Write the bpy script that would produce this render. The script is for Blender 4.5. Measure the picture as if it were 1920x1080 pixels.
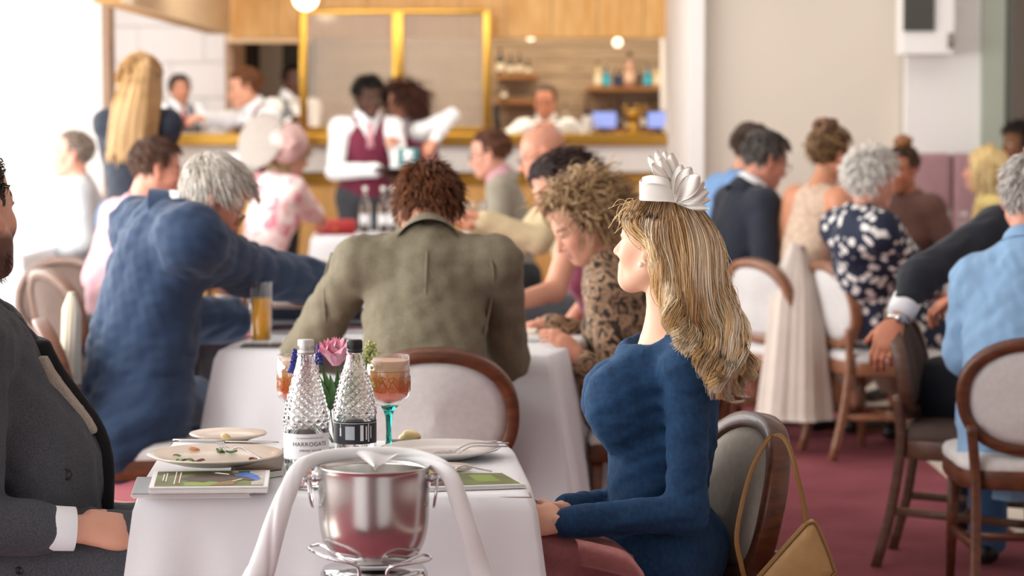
import bpy, bmesh, math, random
import numpy as np
from mathutils import Vector, Matrix

for o in list(bpy.data.objects): bpy.data.objects.remove(o)
SC = bpy.context.scene
COL = SC.collection
rng = np.random.default_rng(7)

# ---------------------------------------------------------------- camera
F = 85.0 / 36.0 * 1920.0
CH = 1.485
PITCH = math.atan(320.0 / F)
cd = bpy.data.cameras.new('camera'); cam = bpy.data.objects.new('camera', cd); COL.objects.link(cam)
cam.location = (0, 0, CH); cam.rotation_euler = (math.pi / 2 - PITCH, 0, 0)
cd.lens = 85; cd.sensor_width = 36; cd.clip_end = 100
cd.dof.use_dof = True; cd.dof.focus_distance = 5.05; cd.dof.aperture_fstop = 3.6
SC.camera = cam

# ---------------------------------------------------------------- light
w = bpy.data.worlds.new('world'); SC.world = w; w.use_nodes = True
bg = w.node_tree.nodes['Background']; bg.inputs[0].default_value = (0.93, 0.96, 1.0, 1); bg.inputs[1].default_value = 0.6
def area(name, loc, rot, sx, sy, power, col):
    l = bpy.data.lights.new(name, 'AREA'); l.shape = 'RECTANGLE'; l.size = sx; l.size_y = sy
    l.energy = power; l.color = col
    o = bpy.data.objects.new(name, l); COL.objects.link(o); o.location = loc; o.rotation_euler = rot
    return o
# daylight entering through the long glazed wall on the left of the room
area('window_daylight', (-4.15, 8.6, 1.75), (0, -math.radians(82), 0), 2.6, 11.0, 760, (1.0, 0.99, 0.97))
area('window_daylight_front', (-4.15, -1.2, 1.75), (0, -math.radians(82), 0), 2.6, 7.4, 190, (1.0, 0.99, 0.97))
# recessed lighting above the bar
area('bar_ceiling_light', (0.3, 18.3, 2.75), (0, 0, 0), 4.0, 1.0, 85, (1.0, 0.86, 0.66))
# unseen fill lights added to brighten the right hand tables and the bar front
area('background_fill_right', (2.0, 12.6, 3.05), (0, 0, 0), 2.4, 3.0, 34, (1.0, 0.97, 0.92))
area('background_fill_bar', (-.9, 14.6, 3.0), (math.radians(38), 0, 0), 2.4, 1.2, 66, (1.0, 0.95, 0.88))
area('alcove_fill', (-3.2, 18.2, 2.9), (0, 0, 0), 2.0, 3.0, 110, (1.0, 0.97, 0.93))  # fill beyond the opening, added to lift the background
vs = SC.view_settings
vs.view_transform = 'Standard'; vs.look = 'None'; vs.exposure = -0.12; vs.gamma = 1.0; vs.use_curve_mapping = False

# ---------------------------------------------------------------- pixel helpers
_fw = np.array([0, math.cos(PITCH), -math.sin(PITCH)]); _up = np.array([0, math.sin(PITCH), math.cos(PITCH)])
_rt = np.array([1.0, 0, 0]); _c0 = np.array([0, 0, CH])
def _ray(px, py): return _rt * (px - 960) / F + _up * (540 - py) / F + _fw
def P(px, py, Y):
    r = _ray(px, py); return _c0 + r * (Y / r[1])
def PZ(px, py, z):
    r = _ray(px, py); return _c0 + r * ((z - CH) / r[2])
def XP(px, Y): return P(px, 220, Y)[0]
def ZP(py, Y): return P(960, py, Y)[2]
Z3 = np.array([0, 0, 1.0])
def V3(*a): return np.array(a, float)
def nrm(v):
    v = np.asarray(v, float); return v / (np.linalg.norm(v) + 1e-12)

# ---------------------------------------------------------------- materials
def lin(h):
    h = h.lstrip('#'); c = [int(h[i:i + 2], 16) / 255 for i in (0, 2, 4)]
    return tuple(((x / 12.92) if x <= .04045 else ((x + .055) / 1.055) ** 2.4) for x in c) + (1.0,)
_M = {}
class NT:
    def __init__(s, name):
        s.m = bpy.data.materials.new(name); s.m.use_nodes = True; s.t = s.m.node_tree
        s.b = s.t.nodes['Principled BSDF']
    def n(s, typ, **kw):
        x = s.t.nodes.new(typ)
        for k, v in kw.items():
            if k in x.inputs: x.inputs[k].default_value = v
            else: setattr(x, k, v)
        return x
    def l(s, a, b): s.t.links.new(a, b)
    def ramp(s, src, stops, const=False):
        r = s.n('ShaderNodeValToRGB'); e = r.color_ramp.elements
        if const: r.color_ramp.interpolation = 'CONSTANT'
        while len(e) > 1: e.remove(e[-1])
        e[0].position = stops[0][0]; e[0].color = stops[0][1]
        for p_, c in stops[1:]:
            q = e.new(p_); q.color = c
        s.l(src, r.inputs[0]); return r.outputs[0]
    def bump(s, src, strength=.3, dist=.002):
        b = s.n('ShaderNodeBump'); b.inputs['Strength'].default_value = strength; b.inputs['Distance'].default_value = dist
        s.l(src, b.inputs['Height']); s.l(b.outputs[0], s.b.inputs['Normal'])
def mat(name, color, rough=.5, metal=0., var=0., vscale=8., bump=0., bscale=200., bdist=.002, trans=0., ior=1.45, emit=None, estr=0., coat=0., sheen=0., alpha=1., stretch=None, spec=.5):
    if name in _M: return _M[name]
    t = NT(name); b = t.b; c = lin(color)
    b.inputs['Base Color'].default_value = c; b.inputs['Roughness'].default_value = rough; b.inputs['Metallic'].default_value = metal
    b.inputs['Transmission Weight'].default_value = trans; b.inputs['IOR'].default_value = ior
    b.inputs['Coat Weight'].default_value = coat; b.inputs['Sheen Weight'].default_value = sheen; b.inputs['Alpha'].default_value = alpha
    b.inputs['Specular IOR Level'].default_value = spec
    if emit: b.inputs['Emission Color'].default_value = lin(emit); b.inputs['Emission Strength'].default_value = estr
    if var or bump:
        tc = t.n('ShaderNodeTexCoord'); src = tc.outputs['Object']
        if stretch:
            mp = t.n('ShaderNodeMapping'); mp.inputs['Scale'].default_value = stretch; t.l(src, mp.inputs[0]); src = mp.outputs[0]
        if var:
            nz = t.n('ShaderNodeTexNoise', Scale=vscale, Detail=4.0); t.l(src, nz.inputs['Vector'])
            t.l(t.ramp(nz.outputs[0], [(.3, tuple(x * (1 - var) for x in c[:3]) + (1,)), (.7, tuple(min(1, x * (1 + var)) for x in c[:3]) + (1,))]), b.inputs['Base Color'])
        if bump:
            nb = t.n('ShaderNodeTexNoise', Scale=bscale, Detail=3.0); t.l(src, nb.inputs['Vector']); t.bump(nb.outputs[0], bump, bdist)
    _M[name] = t.m; return t.m
def wood(name, c1, c2, rough=.4, scale=(2, 2, 14), coat=.2):
    if name in _M: return _M[name]
    t = NT(name); tc = t.n('ShaderNodeTexCoord'); mp = t.n('ShaderNodeMapping'); mp.inputs['Scale'].default_value = scale
    t.l(tc.outputs['Object'], mp.inputs[0])
    nz = t.n('ShaderNodeTexNoise', Scale=6.0, Detail=5.0, Distortion=.6); t.l(mp.outputs[0], nz.inputs['Vector'])
    t.l(t.ramp(nz.outputs[0], [(.3, lin(c1)), (.7, lin(c2))]), t.b.inputs['Base Color'])
    t.b.inputs['Roughness'].default_value = rough; t.b.inputs['Coat Weight'].default_value = coat
    t.bump(nz.outputs[0], .08, .001)
    _M[name] = t.m; return t.m
def voro(name, stops, scale, rough=.8, distort=0., noise=False, bump=.2):
    """patterned cloth: dots / blotches / swirls from procedural noise"""
    if name in _M: return _M[name]
    t = NT(name); tc = t.n('ShaderNodeTexCoord'); src = tc.outputs['Object']
    if noise:
        nz = t.n('ShaderNodeTexNoise', Scale=scale, Detail=1.5, Distortion=distort); t.l(src, nz.inputs['Vector']); o = nz.outputs[0]
    else:
        v = t.n('ShaderNodeTexVoronoi', Scale=scale); t.l(src, v.inputs['Vector']); o = v.outputs['Distance']
    t.l(t.ramp(o, [(p_, lin(c)) for p_, c in stops]), t.b.inputs['Base Color']); t.b.inputs['Roughness'].default_value = rough
    nb = t.n('ShaderNodeTexNoise', Scale=300.0); t.l(src, nb.inputs['Vector']); t.bump(nb.outputs[0], bump, .002)
    _M[name] = t.m; return t.m
def attrmat(name, rough=.5, sss=0., spec=.5, bump=0., bscale=300., aniso=0.):
    if name in _M: return _M[name]
    t = NT(name); a = t.n('ShaderNodeAttribute'); a.attribute_name = 'Col'; t.l(a.outputs['Color'], t.b.inputs['Base Color'])
    t.b.inputs['Roughness'].default_value = rough; t.b.inputs['Specular IOR Level'].default_value = spec
    if sss:
        t.b.inputs['Subsurface Weight'].default_value = sss; t.b.inputs['Subsurface Scale'].default_value = .006
        t.b.inputs['Subsurface Radius'].default_value = (1, .35, .2)
    if bump:
        tc = t.n('ShaderNodeTexCoord'); nb = t.n('ShaderNodeTexNoise', Scale=bscale); t.l(tc.outputs['Object'], nb.inputs['Vector']); t.bump(nb.outputs[0], bump, .001)
    _M[name] = t.m; return t.m

# ---------------------------------------------------------------- objects
def tag(o, label=None, cat=None, group=None, kind=None):
    if label: o['label'] = label
    if cat: o['category'] = cat
    if group: o['group'] = group
    if kind: o['kind'] = kind
    return o
def empty(name, loc=(0, 0, 0), rz=0., label=None, cat=None, group=None):
    o = bpy.data.objects.new(name, None); COL.objects.link(o); o.location = tuple(float(x) for x in loc); o.rotation_euler = (0, 0, rz)
    o.empty_display_size = .05
    return tag(o, label, cat, group)
def rootloc(o):
    v = np.zeros(3)
    while o is not None: v = v + np.array(o.location); o = o.parent
    return v
def mk(name, VF, material, parent=None, col=None, smooth=True, world=True, midx=None):
    """one mesh object; VF = (verts, faces) with faces as arrays or lists; world: verts are world coordinates"""
    V, Fs = VF; V = np.asarray(V, np.float32)
    if parent is not None and world: V = V - rootloc(parent).astype(np.float32)
    me = bpy.data.meshes.new(name)
    if isinstance(Fs, np.ndarray): groups = [Fs]
    else: groups = Fs
    flat = []; starts = []; tot = []; off = 0
    for g in groups:
        if isinstance(g, np.ndarray) and g.ndim == 2:
            if len(g) == 0: continue
            k = g.shape[1]; flat.append(g.reshape(-1)); starts.append(off + np.arange(len(g)) * k); tot.append(np.full(len(g), k)); off += g.size
        else:
            g = np.asarray(g); flat.append(g); starts.append(np.array([off])); tot.append(np.array([len(g)])); off += len(g)
    flat = np.concatenate(flat).astype(np.int32); starts = np.concatenate(starts).astype(np.int32); tot = np.concatenate(tot).astype(np.int32)
    me.vertices.add(len(V)); me.vertices.foreach_set('co', V.reshape(-1))
    me.loops.add(len(flat)); me.loops.foreach_set('vertex_index', flat)
    me.polygons.add(len(starts)); me.polygons.foreach_set('loop_start', starts); me.polygons.foreach_set('loop_total', tot)
    me.polygons.foreach_set('use_smooth', np.full(len(starts), bool(smooth)))
    for m_ in (material if isinstance(material, (list, tuple)) else [material]): me.materials.append(m_)
    if midx is not None: me.polygons.foreach_set('material_index', np.asarray(midx, np.int32))
    me.update(calc_edges=True); me.validate()
    if col is not None:
        a = me.color_attributes.new('Col', 'FLOAT_COLOR', 'POINT')
        c4 = np.ones((len(V), 4), np.float32); c4[:, :3] = np.asarray(col)[:, :3]; a.data.foreach_set('color', c4.reshape(-1))
    o = bpy.data.objects.new(name, me); COL.objects.link(o)
    if parent is not None: o.parent = parent
    return o
def join(*vfs):
    V = []; Fq = []; n = 0
    for v, f in vfs:
        v = np.asarray(v, float); V.append(v)
        gs = [f] if isinstance(f, np.ndarray) else f
        for g in gs: Fq.append(np.asarray(g) + n)
        n += len(v)
    return np.concatenate(V), Fq
def xf(vf, M): 
    v = np.asarray(vf[0], float); M = np.array(M); return v @ M[:3, :3].T + M[:3, 3], vf[1]
def move(vf, d): return np.asarray(vf[0], float) + np.asarray(d), vf[1]
def rotz(a):
    c, s = math.cos(a), math.sin(a); return np.array([[c, -s, 0, 0], [s, c, 0, 0], [0, 0, 1, 0], [0, 0, 0, 1.0]])
def box(c, h, R=None, bev=0.):
    """box with half sizes h; bev chamfers every edge"""
    h = np.asarray(h, float)
    if bev <= 0:
        V = np.array([[x, y, z] for x in (-1, 1) for y in (-1, 1) for z in (-1, 1)], float) * h
        Q = np.array([[0, 1, 3, 2], [4, 6, 7, 5], [0, 4, 5, 1], [2, 3, 7, 6], [0, 2, 6, 4], [1, 5, 7, 3]]); fs = [Q]
    else:
        bm = bmesh.new(); bmesh.ops.create_cube(bm, size=2)
        for v in bm.verts: v.co = Vector((v.co.x * h[0], v.co.y * h[1], v.co.z * h[2]))
        bmesh.ops.bevel(bm, geom=bm.edges[:], offset=min(bev, h.min() * .95), segments=2, affect='EDGES', profile=.6)
        V = np.array([v.co[:] for v in bm.verts]); fs = [np.array([v.index for v in f.verts]) for f in bm.faces]; bm.free()
    if R is not None: V = V @ np.asarray(R).T
    return V + np.asarray(c, float), fs
def lathe(prof, n=32, c=(0, 0, 0), cap0=True, cap1=True):
    prof = np.asarray(prof, float); a = np.linspace(0, 2 * math.pi, n, endpoint=False)
    V = np.stack([prof[:, 0:1] * np.cos(a), prof[:, 0:1] * np.sin(a), np.repeat(prof[:, 1:2], n, 1)], -1).reshape(-1, 3) + np.asarray(c)
    m = len(prof); i = np.arange(m - 1)[:, None]; j = np.arange(n)[None]; jn = (j + 1) % n
    Q = np.stack([i * n + j, i * n + jn, (i + 1) * n + jn, (i + 1) * n + j], -1).reshape(-1, 4)
    fs = [Q]
    if cap0 and prof[0, 0] > 1e-5: fs.append(np.arange(n)[::-1])
    if cap1 and prof[-1, 0] > 1e-5: fs.append((m - 1) * n + np.arange(n))
    return V, fs
def tube(path, r, n=8, ry=None, closed=False, caps=True, ref=None):
    """swept tube; r scalar/array; ry = second half axis (along ref side)"""
    p = np.asarray(path, float); m = len(p)
    r = np.broadcast_to(np.asarray(r, float), (m,)); ry = r if ry is None else np.broadcast_to(np.asarray(ry, float), (m,))
    if closed: t = np.roll(p, -1, 0) - np.roll(p, 1, 0)
    else: t = np.gradient(p, axis=0)
    t = t / (np.linalg.norm(t, axis=1, keepdims=True) + 1e-12)
    a = np.asarray(ref if ref is not None else ([0, 0, 1] if abs(t[0, 2]) < .9 else [1, 0, 0]), float)
    U = np.zeros_like(p); 
    for i in range(m):
        if ref is not None: a = np.asarray(ref, float)
        u = a - t[i] * np.dot(a, t[i]); u = nrm(u); U[i] = u; a = u
    W = np.cross(t, U)
    th = np.linspace(0, 2 * math.pi, n, endpoint=False)
    V = (p[:, None] + U[:, None] * (np.cos(th)[None, :, None] * ry[:, None, None]) + W[:, None] * (np.sin(th)[None, :, None] * r[:, None, None])).reshape(-1, 3)
    mm = m if closed else m - 1
    i = np.arange(mm)[:, None]; j = np.arange(n)[None]; jn = (j + 1) % n; i2 = (i + 1) % m
    Q = np.stack([i * n + j, i * n + jn, i2 * n + jn, i2 * n + j], -1).reshape(-1, 4); fs = [Q]
    if caps and not closed: fs += [np.arange(n)[::-1], (m - 1) * n + np.arange(n)]
    return V, fs
def bar(path, w, h, up=(0, 0, 1), closed=False):
    """rectangular section sweep: w across, h along up"""
    p = np.asarray(path, float); m = len(p)
    t = (np.roll(p, -1, 0) - np.roll(p, 1, 0)) if closed else np.gradient(p, axis=0)
    t /= np.linalg.norm(t, axis=1, keepdims=True) + 1e-12
    w = np.broadcast_to(np.asarray(w, float), (m,)); h = np.broadcast_to(np.asarray(h, float), (m,))
    up = np.broadcast_to(np.asarray(up, float), (m, 3)); U = up - t * np.sum(up * t, 1, keepdims=True); U /= np.linalg.norm(U, axis=1, keepdims=True) + 1e-12
    W = np.cross(t, U); b = .22
    sec = [(1, 1 - b), (1 - b, 1), (b - 1, 1), (-1, 1 - b), (-1, b - 1), (b - 1, -1), (1 - b, -1), (1, b - 1)]
    V = np.stack([p + W * (a * w / 2)[:, None] + U * (c * h / 2)[:, None] for a, c in sec], 1).reshape(-1, 3)
    n = 8; mm = m if closed else m - 1; i = np.arange(mm)[:, None]; j = np.arange(n)[None]
    Q = np.stack([i * n + j, i * n + (j + 1) % n, ((i + 1) % m) * n + (j + 1) % n, ((i + 1) % m) * n + j], -1).reshape(-1, 4); fs = [Q]
    if not closed: fs += [np.arange(n)[::-1], (m - 1) * n + np.arange(n)]
    return V, fs
def sphere(c, r, n=12, m=8, R=None):
    r = np.broadcast_to(np.asarray(r, float), (3,)); ph = np.linspace(-math.pi / 2, math.pi / 2, m + 1)
    V, f = lathe(np.stack([np.cos(ph), np.sin(ph)], 1) + [[1e-6, 0]] * (m + 1), n, cap0=False, cap1=False)
    V = V * r
    if R is not None: V = V @ np.asarray(R).T
    return V + np.asarray(c), f
def sheet(Pg, thick=0.):
    """grid of points (a,b,3) -> surface, optionally thickened along its normals"""
    a, b = Pg.shape[:2]; i = np.arange(a - 1)[:, None]; j = np.arange(b - 1)[None]
    Q = np.stack([i * b + j, (i + 1) * b + j, (i + 1) * b + j + 1, i * b + j + 1], -1).reshape(-1, 4)
    V = Pg.reshape(-1, 3)
    if not thick: return V, [Q]
    du = np.gradient(Pg, axis=0); dv = np.gradient(Pg, axis=1); N = np.cross(du, dv); N /= np.linalg.norm(N, axis=-1, keepdims=True) + 1e-12
    V2 = (Pg + N * thick).reshape(-1, 3); n = a * b
    ed = np.concatenate([np.arange(b), np.arange(1, a) * b + b - 1, (a - 1) * b + np.arange(b - 2, -1, -1), np.arange(a - 2, 0, -1) * b])
    e2 = np.roll(ed, -1)
    return np.concatenate([V, V2]), [Q[:, ::-1], Q + n, np.stack([ed, e2, e2 + n, ed + n], 1)]
def spline(pts, n=24, closed=False):
    """Catmull-Rom through pts"""
    p = np.asarray(pts, float); m = len(p)
    if closed: q = np.concatenate([p[-1:], p, p[:2]]); seg = m
    else: q = np.concatenate([2 * p[:1] - p[1:2], p, 2 * p[-1:] - p[-2:-1]]); seg = m - 1
    out = []
    for k in np.linspace(0, seg, n, endpoint=not closed):
        i = min(int(k), seg - 1); t = k - i; a, b, c, d = q[i], q[i + 1], q[i + 2], q[i + 3]
        out.append(.5 * ((2 * b) + (c - a) * t + (2 * a - 5 * b + 4 * c - d) * t * t + (3 * b - a - 3 * c + d) * t ** 3))
    return np.array(out)

# ---------------------------------------------------------------- signed distance bodies
class Grid:
    def __init__(s, lo, hi, h):
        s.h = h; s.lo = np.asarray(lo, float) - 3 * h; n = np.ceil((np.asarray(hi) - s.lo) / h).astype(int) + 4
        s.ax = [(s.lo[i] + np.arange(n[i]) * h).astype(np.float32) for i in range(3)]
        s.F = np.full(n, .3, np.float32)
    def _sl(s, lo, hi):
        r = []
        for i in range(3):
            a = max(0, int((lo[i] - s.lo[i]) / s.h)); b = min(s.F.shape[i], int((hi[i] - s.lo[i]) / s.h) + 2)
            if b <= a: return None
            r.append(slice(a, b))
        return tuple(r)
    def _pts(s, sl): return s.ax[0][sl[0]][:, None, None], s.ax[1][sl[1]][None, :, None], s.ax[2][sl[2]][None, None, :]
    def _put(s, sl, d, k, op):
        f = s.F[sl]
        if op == 'u':
            if k > 0: h = np.maximum(k - np.abs(f - d), 0) / k; s.F[sl] = np.minimum(f, d) - h * h * k * .25
            else: s.F[sl] = np.minimum(f, d)
        else:
            d = -d; h = np.maximum(k - np.abs(f - d), 0) / max(k, 1e-6); s.F[sl] = np.maximum(f, d) + h * h * k * .25
    def cone(s, a, b, ra, rb, k=.03, op='u', flat=None):
        """tapered capsule; flat=(axis, factor) squeezes the section along a unit axis"""
        a = np.asarray(a, float); b = np.asarray(b, float); m = max(ra, rb) + k + 2 * s.h + .01
        sl = s._sl(np.minimum(a, b) - m, np.maximum(a, b) + m)
        if sl is None: return
        X, Y, Z = s._pts(sl); d = b - a; L = float(d @ d) + 1e-9
        px, py, pz = X - a[0], Y - a[1], Z - a[2]
        t = np.clip((px * d[0] + py * d[1] + pz * d[2]) / L, 0, 1)
        qx, qy, qz = px - t * d[0], py - t * d[1], pz - t * d[2]
        q = qx * qx + qy * qy + qz * qz
        if flat is not None:
            ax, fa = flat; c = qx * ax[0] + qy * ax[1] + qz * ax[2]; q = q + c * c * (1 / (fa * fa) - 1)
        s._put(sl, np.sqrt(q) - (ra + (rb - ra) * t), k, op)
    def ell(s, c, r, R=None, k=.03, op='u'):
        c = np.asarray(c, float); r = np.asarray(r, float); m = r.max() + k + 2 * s.h + .01
        sl = s._sl(c - m, c + m)
        if sl is None: return
        X, Y, Z = s._pts(sl); p = (X - c[0], Y - c[1], Z - c[2]); R = np.eye(3) if R is None else np.asarray(R)
        l2 = 0; g2 = 0
        for i in range(3):
            q = (p[0] * R[0, i] + p[1] * R[1, i] + p[2] * R[2, i]); l2 = l2 + (q / r[i]) ** 2; g2 = g2 + (q / (r[i] * r[i])) ** 2
        l = np.sqrt(l2); s._put(sl, l * (l - 1) / (np.sqrt(g2) + 1e-6), k, op)
    def plane(s, p0, n):
        """cut away everything on the +n side"""
        X, Y, Z = s.ax[0][:, None, None], s.ax[1][None, :, None], s.ax[2][None, None, :]
        s.F = np.maximum(s.F, ((X - p0[0]) * n[0] + (Y - p0[1]) * n[1] + (Z - p0[2]) * n[2]).astype(np.float32))
    def folds(s, amp, seed, lo=30., hi=95., n=9, ax=None):
        """cloth wrinkles: warped waves near the surface"""
        X, Y, Z = s.ax[0][:, None, None], s.ax[1][None, :, None], s.ax[2][None, None, :]
        r = np.random.default_rng(seed); m = np.abs(s.F) < .04
        I = np.nonzero(m); x, y, z = s.ax[0][I[0]], s.ax[1][I[1]], s.ax[2][I[2]]; w_ = 0
        wx = .03 * np.sin(9 * y + 7 * z + 1.3); wy = .03 * np.sin(8 * z + 9 * x); wz = .03 * np.sin(10 * x + 6 * y + 2)
        for i in range(n):
            v = nrm(r.normal(size=3) * (np.array([1, 1, 1.7]) if ax is None else ax)); f = r.uniform(lo, hi); ph = r.uniform(0, 6.28)
            q = np.sin(f * (v[0] * (x + wx) + v[1] * (y + wy) + v[2] * (z + wz)) + ph); w_ = w_ + (1 - 2 * np.abs(q)) * (lo / f)
        s.F[I] += (amp * w_ / 2.2).astype(np.float32)
    def hit(s, px, py, Y0, Y1, n=400):
        """first surface point seen through a pixel between two depths"""
        for Y in np.linspace(Y0, Y1, n):
            q = P(px, py, Y); i = np.round((q - s.lo) / s.h).astype(int)
            if (i >= 0).all() and (i < np.array(s.F.shape)).all() and s.F[tuple(i)] < 0: return q
        return P(px, py, (Y0 + Y1) / 2)
    def mesh(s):
        Fg = s.F; ins = Fg < 0; nx, ny, nz = Fg.shape
        cnt = np.zeros((nx - 1, ny - 1, nz - 1), np.int8)
        for a in (0, 1):
            for b in (0, 1):
                for c in (0, 1): cnt += ins[a:nx - 1 + a, b:ny - 1 + b, c:nz - 1 + c]
        I = np.nonzero((cnt > 0) & (cnt < 8)); ci = np.stack(I, 1); n = len(ci)
        vid = np.full(cnt.shape, -1, np.int32); vid[I] = np.arange(n)
        cor = [(a, b, c) for a in (0, 1) for b in (0, 1) for c in (0, 1)]
        f = {c: Fg[I[0] + c[0], I[1] + c[1], I[2] + c[2]] for c in cor}
        acc = np.zeros((n, 3)); k = np.zeros(n)
        for c in cor:
            for ax in range(3):
                if c[ax] == 0:
                    e = list(c); e[ax] = 1; e = tuple(e); f0, f1 = f[c], f[e]; cr = (f0 < 0) != (f1 < 0)
                    t = np.where(cr, f0 / np.where(cr, f0 - f1, 1), 0)
                    q = np.array(c, float)[None].repeat(n, 0); q[:, ax] = t; acc += q * cr[:, None]; k += cr
        V = s.lo + (ci + acc / k[:, None]) * s.h
        fs = []
        for ax in range(3):
            A = [slice(1, -1)] * 3; B = [slice(1, -1)] * 3; A[ax] = slice(0, -1); B[ax] = slice(1, None)
            a = ins[tuple(A)]; b = ins[tuple(B)]; J = np.nonzero(a != b); g = [j + 1 for j in J]; g[ax] = J[ax]
            o1, o2 = [(1, 2), (2, 0), (0, 1)][ax]
            def cell(d1, d2):
                h_ = list(g); h_[o1] = g[o1] - d1; h_[o2] = g[o2] - d2; return vid[h_[0], h_[1], h_[2]]
            Q = np.stack([cell(1, 1), cell(0, 1), cell(0, 0), cell(1, 0)], 1)
            fl = ~a[J]; Q[fl] = Q[fl][:, ::-1]; fs.append(Q)
        Q = np.concatenate(fs); Q = Q[(Q >= 0).all(1)]
        return V, Q

# ================================================================ people
class HF:
    """head frame: o between the ears, f forward, l left, u up, s size"""
    def __init__(s, o, yaw, pitch=0., roll=0., size=1.):
        a = math.radians(yaw); p = math.radians(pitch); r = math.radians(roll)
        f0 = np.array([math.cos(a), math.sin(a), 0]); s.f = math.cos(p) * f0 - math.sin(p) * Z3; u = math.sin(p) * f0 + math.cos(p) * Z3
        l = np.cross(u, s.f); s.u = math.cos(r) * u + math.sin(r) * l; s.l = np.cross(s.u, s.f)
        s.o = np.asarray(o, float); s.s = size; s.R = np.stack([s.f, s.l, s.u], 1)
    def w(s, x, y, z): return s.o + s.R @ (np.array([x, y, z]) * s.s)
    def loc(s, Pw): return (np.asarray(Pw) - s.o) @ s.R / s.s
CR_C = np.array([-.012, 0, .043]); CR_R = np.array([.100, .077, .086])
def head_sdf(G, h, neck, female=False, jaw=1., nr=.056, beard=0., nosel=1.):
    s = h.s; w = h.w
    G.ell(w(*CR_C), CR_R * s, h.R, k=0)
    G.ell(w(.035, 0, -.025), np.array([.06, .062 if not female else .058, .085]) * s, h.R, k=.03)
    G.cone(neck, w(-.014, 0, -.035), (nr if not female else nr * .86) * s * 1.05, (nr if not female else nr * .86) * s * .96, k=.03)
    for q in (-1, 1):
        G.cone(w(-.002, .052 * q * jaw, -.05), w(.066, .012 * q, -.103), .019 * s, .017 * s, k=.03)
        G.ell(w(.062, .036 * q, -.028), np.array([.026, .024, .026]) * s, h.R, k=.025)
    G.ell(w(.078, 0, -.101), np.array([.019, .022, .016]) * s, h.R, k=.02)
    G.cone(w(.074, -.032, .024), w(.074, .032, .024), .016 * s, .016 * s, k=.02)
    G.ell(w(.082, 0, -.07), np.array([.018, .030, .026]) * s, h.R, k=.02)
    for q in (-1, 1): G.ell(w(.101, .032 * q, .004), np.array([.012, .016, .011]) * s, h.R, k=.014, op='s')
    G.cone(w(.088, 0, .012), w(.090 + .026 * nosel, 0, -.034), .0085 * s, .0115 * s, k=.012)
    for q in (-1, 1):
        G.ell(w(.099, .012 * q, -.040), np.array([.012, .008, .008]) * s, h.R, k=.008)
        G.ell(w(.078, .032 * q, .003), np.array([.0125] * 3) * s, h.R, k=.002)
        G.ell(w(.086, .032 * q, .011), np.array([.010, .017, .005]) * s, h.R, k=.006)
        # ear
        G.ell(w(-.008, .077 * q, .002), np.array([.020, .009, .033]) * s, h.R, k=.006)
        G.ell(w(-.001, .078 * q, -.022), np.array([.011, .007, .013]) * s, h.R, k=.006)
        G.ell(w(.000, .087 * q, .006), np.array([.010, .009, .017]) * s, h.R, k=.006, op='s')
    G.ell(w(.096, 0, -.0635), np.array([.009, .023, .0058]) * s, h.R, k=.004)
    G.ell(w(.0945, 0, -.0765), np.array([.009, .020, .0068]) * s, h.R, k=.004)
    if beard:
        G.cone(w(.02, -.058, -.055), w(.078, -.012, -.108), .02 * s + beard, .022 * s + beard, k=.02)
        G.cone(w(.02, .058, -.055), w(.078, .012, -.108), .02 * s + beard, .022 * s + beard, k=.02)
def hairline(q, rec=0., side=.0):
    """local scalp points -> True where hair grows"""
    x, y, z = q[:, 0], q[:, 1], q[:, 2]
    front = z > .072 + .35 * (x - .03) + rec + .9 * rec * np.clip(x / .05, 0, 1)
    temple = z > .012 + side
    return np.where(x > .03, front, np.where(x > -.018, temple, z > -.06))
def head_color(h, V, skin, lips, brow, haircol=None, rec=0., stub=None, eye='#2b2320'):
    q = h.loc(V); c = np.tile(np.array(lin(skin)[:3]), (len(V), 1))
    # warmer cheeks, nose and ears
    warm = np.exp(-(((q[:, 0] - .07) / .03) ** 2 + ((np.abs(q[:, 1]) - .04) / .025) ** 2 + ((q[:, 2] + .03) / .03) ** 2)) * .5
    warm += np.exp(-((np.abs(q[:, 1]) - .085) / .012) ** 2) * .4 + np.exp(-(((q[:, 0] - .118) / .016) ** 2 + (q[:, 1] / .02) ** 2 + ((q[:, 2] + .035) / .02) ** 2)) * .5
    c *= 1 + warm[:, None] * np.array([.04, -.22, -.25])
    if stub is not None:
        m = np.clip(((-.028 - q[:, 2]) / .02), 0, 1) * np.clip((q[:, 2] + .15) / .02, 0, 1) * (q[:, 0] > -.01); lipm = (np.abs(q[:, 1]) < .022) & (np.abs(q[:, 2] + .07) < .010)
        m = np.where(lipm, .3, m)[:, None] * stub[1]; c = c * (1 - m) + np.array(lin(stub[0])[:3]) * m
    m = ((q[:, 0] > .085) & (np.abs(q[:, 1]) < .022) & (np.abs(q[:, 2] + .07) < .0125)); c[m] = lin(lips)[:3]
    m = ((q[:, 0] > .06) & (np.abs(np.abs(q[:, 1]) - .034) < .020) & (np.abs(q[:, 2] - .030 + .0 * q[:, 1]) < .0045)); c[m] = lin(brow)[:3]
    for s_ in (-1, 1):
        d = np.linalg.norm(q - np.array([.0895, .032 * s_, .0025]), axis=1); c[d < .0085] = lin('#e8e2dc')[:3]; c[d < .0055] = lin(eye)[:3]
        m = (q[:, 0] > .078) & (np.abs(q[:, 1] - .032 * s_) < .016) & (np.abs(q[:, 2] - .0085) < .0022); c[m] = lin(brow)[:3]
    if haircol is not None:
        e = np.linalg.norm((q - CR_C) / CR_R, axis=1)
        m = hairline(q, rec) & (e < 1.12) & (np.abs(q[:, 1]) < .078) & (q[:, 2] > -.055); c[m] = np.array(lin(haircol)[:3]) * .8
    return c
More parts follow.
